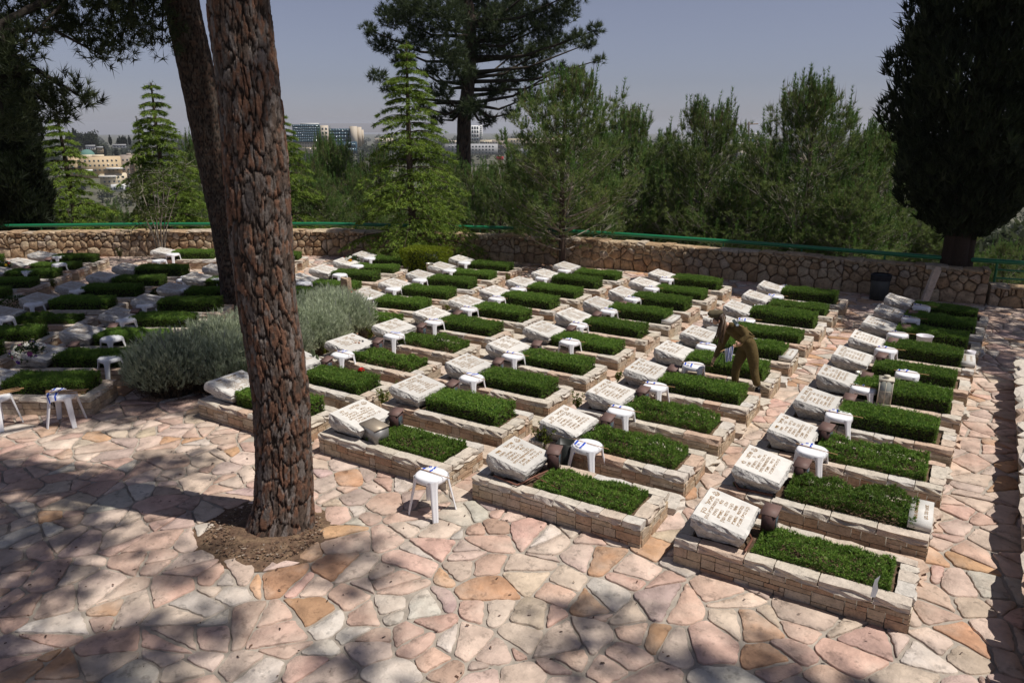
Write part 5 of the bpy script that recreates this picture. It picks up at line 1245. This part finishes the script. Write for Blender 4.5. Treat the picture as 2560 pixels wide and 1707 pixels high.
# stone posts
p = G(2318, 762); t = thing('stone_post', 'leaning pale stone slab standing in front of the cypress trunk', 'post', (p.x, p.y, 0), .5); o = ob('slab', COP[3], t, (.0, 0, .42)); o.scale = (.16, .10, .95); o.rotation_euler = (0, .22, 0)
p = G(868, 762); t = thing('stone_post', 'lichen covered stone post at the end of the lavender hedge', 'post', (p.x, p.y, 0), .2); o = ob('slab', CAPS[2], t, (0, 0, .30)); o.scale = (.20, .18, .72)
# yellow green box bush
p = G(1068, 692); t = thing('box_bush', 'bright yellow green clipped bush behind the metal flower bucket', 'bush', (p.x, p.y, 0), .15); rg = np.random.default_rng(81); mb = MB(); n = 2600
x, y, z = rg.uniform(-.62, .62, n), rg.uniform(-.42, .42, n), rg.random(n)**.6*.78; sc_ = .72+.28*(z/.78); u = rg.integers(0, 3, n); x = np.where(u == 0, np.sign(x)*.62, x); y = np.where(u == 1, np.sign(y)*.42, y); z = np.where(u == 2, .80, z)
f = rg.random((n, 1)); needles(mb, np.stack([x*sc_, y*sc_, z], 1), np.stack([x, y, z*.6], 1), 4, .06, .022, .6, np.array([.14, .19, .012])*(1-f)+np.array([.26, .31, .02])*f, rg); mb.box((-.42, -.28, .1), (.42, .28, .70), (.03, .045, .008)); mb.obj('foliage', M['leaf'], t)
MB().tube([(0, 0, 0), (0, 0, .3)], .03, 6, (.08, .06, .04)).obj('stem', M['bark'], t)
# round low shrub among the shaded graves
for (px, py, r, lab) in ((408, 740, .26, 'small round dark shrub beside a shaded headstone'), (45, 775, .36, 'low spreading juniper on a shaded grave'), (345, 880, .16, 'small lavender seedling bush beside a stool')):
    p = G(px, py, .2); t = thing('low_shrub', lab, 'shrub', (p.x, p.y, .1)); mb = MB(); u = nrm(rg.normal(size=(900, 3))); needles(mb, u*np.array([r, r, r*.6])+[0, 0, r*.5], u+[0, 0, .4], 4, .05, .012, .5, np.array([.04, .085, .014])*rg.uniform(.6, 1.5, (900, 1)), rg); mb.obj('foliage', M['leaf'], t)
# seedling shrubs beside headstones
def sprig(px, py, z, H, n, label):
    p = G(px, py, z); t = thing('seedling_shrub', label, 'shrub', (p.x, p.y, z)); tk, mb = MB(), MB(); C = []
    for q in range(n):
        a = rg.uniform(0, 6.28); e = np.array([math.cos(a)*H*.45*rg.random(), math.sin(a)*H*.45*rg.random(), H*rg.uniform(.6, 1.05)]); tk.tube([(0, 0, -.02), e*.5+[0, 0, .03], e], [.006, .004, .002], 4, (.14, .085, .05), cap=False); C += [e*f_+rg.normal(size=3)*.012 for f_ in np.linspace(.25, 1, 14)]
    C = np.array(C); f = rg.random((len(C), 1)); needles(mb, C, np.tile([0, 0, .6], (len(C), 1)), 4, .035, .018, .8, np.array([.09, .13, .02])*(1-f)+np.array([.19, .22, .03])*f, rg); tk.obj('stem', M['bark'], t); mb.obj('leaves', M['leaf'], t)
for (px, py, H, n, w) in ((1360, 1140, .42, 14, 'leafy shrub beside the black planter'), (960, 1020, .30, 8, 'leafy shrub behind the brown candle box of the metal box grave'), (1005, 1010, .30, 6, 'thin shrub in front of the headstone next to the metal box'), (1445, 1030, .30, 6, 'thin shrub beside the headstone, second row from the paving'), (1546, 955, .18, 4, 'small seedling behind a headstone in the second column'), (1850, 1258, .22, 5, 'green seedling behind the headstone nearest the side wall corner'), (1945, 1140, .30, 3, 'bare reddish twig beside the second headstone'), (2012, 1035, .28, 7, 'yellowish shrub beside a headstone left of a flagged stool'), (2062, 970, .20, 5, 'small shrub under the headstone by the glass lantern'), (2155, 860, .25, 6, 'thin grass tuft in front of a headstone near the bucket'), (2245, 770, .24, 5, 'green sprout in front of the last headstone by the cypress'), (925, 850, .3, 9, 'yellow green seedling between lavender and headstone'), (815, 890, .3, 8, 'yellow green seedling by the headstone behind the plated trunk'), (1120, 790, .25, 5, 'thin seedling behind the third headstone of its column'), (1645, 705, .22, 7, 'leafy sprout between two stools near the back wall'), (135, 720, .25, 6, 'dry seedling beside a shaded headstone'), (1270, 702, .2, 5, 'seedling beside a headstone near the back wall'), (300, 645, .3, 10, 'leafy clump at the foot of the wall by the thin tree')): sprig(px, py, .08, H, n, w)
# flowers
def bouquet(px, py, z, pal, n, R, label, pot=True):
    p = G(px, py, z); t = thing('flower_bouquet', label, 'flowers', (p.x, p.y, z), 0, 'flower bouquets'); mb = MB(); C = nrm(rg.normal(size=(260, 3)))*np.array([R, R, R*.7])*rg.random((260, 1))**.4+[0, 0, R*.75]; needles(mb, C, C, 4, .07, .02, .7, np.array([.03, .06, .015])*rg.uniform(.6, 1.6, (260, 1)), rg); mb.obj('leaves', M['leaf'], t)
    for q in range(n):
        u = nrm(rg.normal(size=3)*np.array([1, 1, .6])+[0, -.5, .7]); c = u*np.array([R, R, R*.8])*rg.uniform(.85, 1.15)+[0, 0, R*.75]; fm = MB(); cc = pal[q % len(pal)]; a = np.cross(u, [0, 0, 1.]); a /= np.linalg.norm(a)+1e-6; b_ = np.cross(u, a); r = rg.uniform(.028, .05)
        for w in range(7): th_ = w*2*math.pi/7; d_ = a*math.cos(th_)+b_*math.sin(th_); e_ = np.cross(u, d_); fm.add([c, c+d_*r*.6+e_*r*.35+u*.008, c+d_*r+u*.002, c+d_*r*.6-e_*r*.35+u*.008], [(0, 1, 2, 3)], np.array(cc)*rg.uniform(.8, 1.1))
        fm.lathe([(.008, .006), (.0015, .012)], 6, (.5, .35, .03), o=c+u*.004); fm.obj('flower', M['cloth'], t)
    if pot: MB().box((-R*.5, -R*.3, -.02), (R*.5, R*.3, .06)).obj('tray', plain('dark_wood', (.10, .05, .035)), t)
WH_, PU, MA, RE, YE, PK = (.75, .75, .66), (.09, .03, .28), (.25, .05, .18), (.6, .01, .015), (.7, .42, .02), (.62, .25, .38)
bouquet(78, 912, .27, [WH_, PU, WH_, WH_, MA, WH_], 24, .27, 'wide bouquet of white, violet and mauve flowers in front of shaded headstone'); bouquet(880, 670, .25, [RE, WH_, YE, PK, WH_], 22, .24, 'bright bouquet of red, yellow and white flowers beside a stool'); bouquet(885, 755, .25, [RE, PK, RE], 12, .17, 'red and pink flowers at the end of the lavender hedge'); bouquet(10, 680, .3, [YE, WH_, RE], 12, .2, 'yellow and white bouquet on a shaded hedge by the wall')
g_ = GR['D', 2]; p = G(903, 926, .47); t = thing('red_flower', 'single red flower head lying on a clipped hedge', 'flower', p)
fm = MB()
for w in range(26): u = nrm(rg.normal(size=3)+[0, 0, .8]); fm.lathe([(.002, .01), (.018, .0), (.002, -.008)], 6, np.array([.65, .012, .008])*rg.uniform(.7, 1.1), o=u*.04)
fm.obj('petals', M['tint'], t); MB().tube([(0, 0, -.08), (0, 0, 0)], .006, 5, (.03, .08, .02)).obj('stalk', M['bark'], t)
# prickly pears
for (px, py, lab) in ((615, 955, 'prickly pear pads beside the headstone at the hedge end'), (795, 925, 'prickly pear pads beside the brown candle box behind the plated trunk')):
    p = G(px, py, .25); t = thing('cactus', lab, 'cactus', (p.x, p.y, .22))
    for (x, y, z, s_, a) in ((0, 0, .09, .10, .3), (.05, -.04, .22, .09, -.4), (-.06, .02, .20, .08, .7), (.1, .04, .08, .085, 1.1), (-.03, -.05, .33, .065, .1)):
        m_ = MB(); m_.lathe([(.002, -1), (.6, -.75), (.95, -.1), (.8, .6), (.3, .95), (.002, 1)], 12); o = m_.obj('pad', plain('cactus_green', (.10, .13, .06), .6), t, True, (x, y, z)); o.scale = (s_*.75, s_*.22, s_); o.rotation_euler = (0, rg.uniform(-.3, .3), a)
# irrigation pipes
def pipe(pts, label, z=.29):
    P = [G(a, b, z) for a, b in pts]; t = thing('irrigation_pipe', label, 'pipe', P[0]); MB().tube([tuple(q-P[0]+Vector((0, 0, .008))) for q in P], .012, 8).obj('tube', M['pipe'], t, True)
    MB().lathe([(.017, -.02), (.017, .03)], 8, o=tuple(P[-1]-P[0])).obj('joint', M['black'], t)
pipe([(1235, 1190), (1293, 1214), (1336, 1193), (1372, 1177)], 'brown irrigation pipe bent across the kerb under a headstone'); pipe([(1338, 1194), (1398, 1225)], 'short brown irrigation pipe lying in sparse ground cover'); pipe([(1862, 1380), (1880, 1350), (1872, 1335)], 'brown irrigation pipe beside the foot of the big headstone', .30); pipe([(1836, 1206), (1845, 1222), (1935, 1240)], 'brown irrigation pipe under the second headstone', .285)
# pebbles on a headstone, folded blue leaflet, paper scraps
for q, (px, py, c) in enumerate(((880, 857, (.09, .07, .06)), (889, 858, (.40, .22, .14)), (898, 858, (.45, .24, .15)), (899, 853, (.06, .07, .09)), (907, 854, (.06, .07, .09)), (893, 836, (.45, .25, .17)))):
    p = G(px, py, .47); o = MB().lathe([(.001, -.010), (.016, -.006), (.02, 0), (.014, .008), (.001, .011)], 10, c).obj('pebble', M['tint'], None, True, p+Vector((0, 0, .012))); o.scale = (1.25, .9, 1); tag(o, f'{("small brown", "pinkish", "flat orange", "dark blue grey", "round slate", "lone salmon")[q]} pebble placed on the headstone next to the lavender', 'pebble', 'pebbles on a headstone')
p = G(325, 815, .30); t = thing('leaflet', 'folded blue and white leaflet lying beside a shaded stool', 'paper', p, .5); b = MB(); b.add([(-.13, -.06, 0), (.13, -.08, 0), (.13, .03, .01), (-.13, .05, .07)], [(0, 1, 2, 3)], (.75, .78, .82)); b.add([(-.13, .055, .075), (.14, .03, .012), (.14, .045, .012), (-.12, .075, .08)], [(0, 1, 2, 3)], (.03, .30, .50)); b.obj('sheet', M['tint'], t)
p = G(2184, 1479, .33); t = thing('torn_paper', 'torn white scrap standing in the ground cover of the corner grave', 'paper', p, .4); b = MB(); b.add([(-.02, 0, -.05), (.02, 0, -.05), (.035, .005, .02), (.02, 0, .09), (.035, .006, .16), (-.005, 0, .12), (-.015, 0, .04)], [(0, 1, 2), (0, 2, 6), (6, 2, 3), (6, 3, 5), (5, 3, 4)], (.62, .64, .66)); b.obj('sheet', M['tint'], t)

# ------------------------------------------------------------------ air
hz = MB().box((-7200, -7200, -75), (7200, 7200, 34)).obj('haze'); tag(hz, kind='stuff')
hm_ = bpy.data.materials.new('air'); hm_.use_nodes = True; hn = hm_.node_tree; hn.nodes.remove(hn.nodes['Principled BSDF'])
pv = hn.nodes.new('ShaderNodeVolumePrincipled'); pv.inputs['Color'].default_value = (.88, .92, 1, 1); pv.inputs['Density'].default_value = .00013; pv.inputs['Anisotropy'].default_value = .2
hn.links.new(pv.outputs[0], hn.nodes['Material Output'].inputs['Volume']); hz.data.materials.append(hm_)
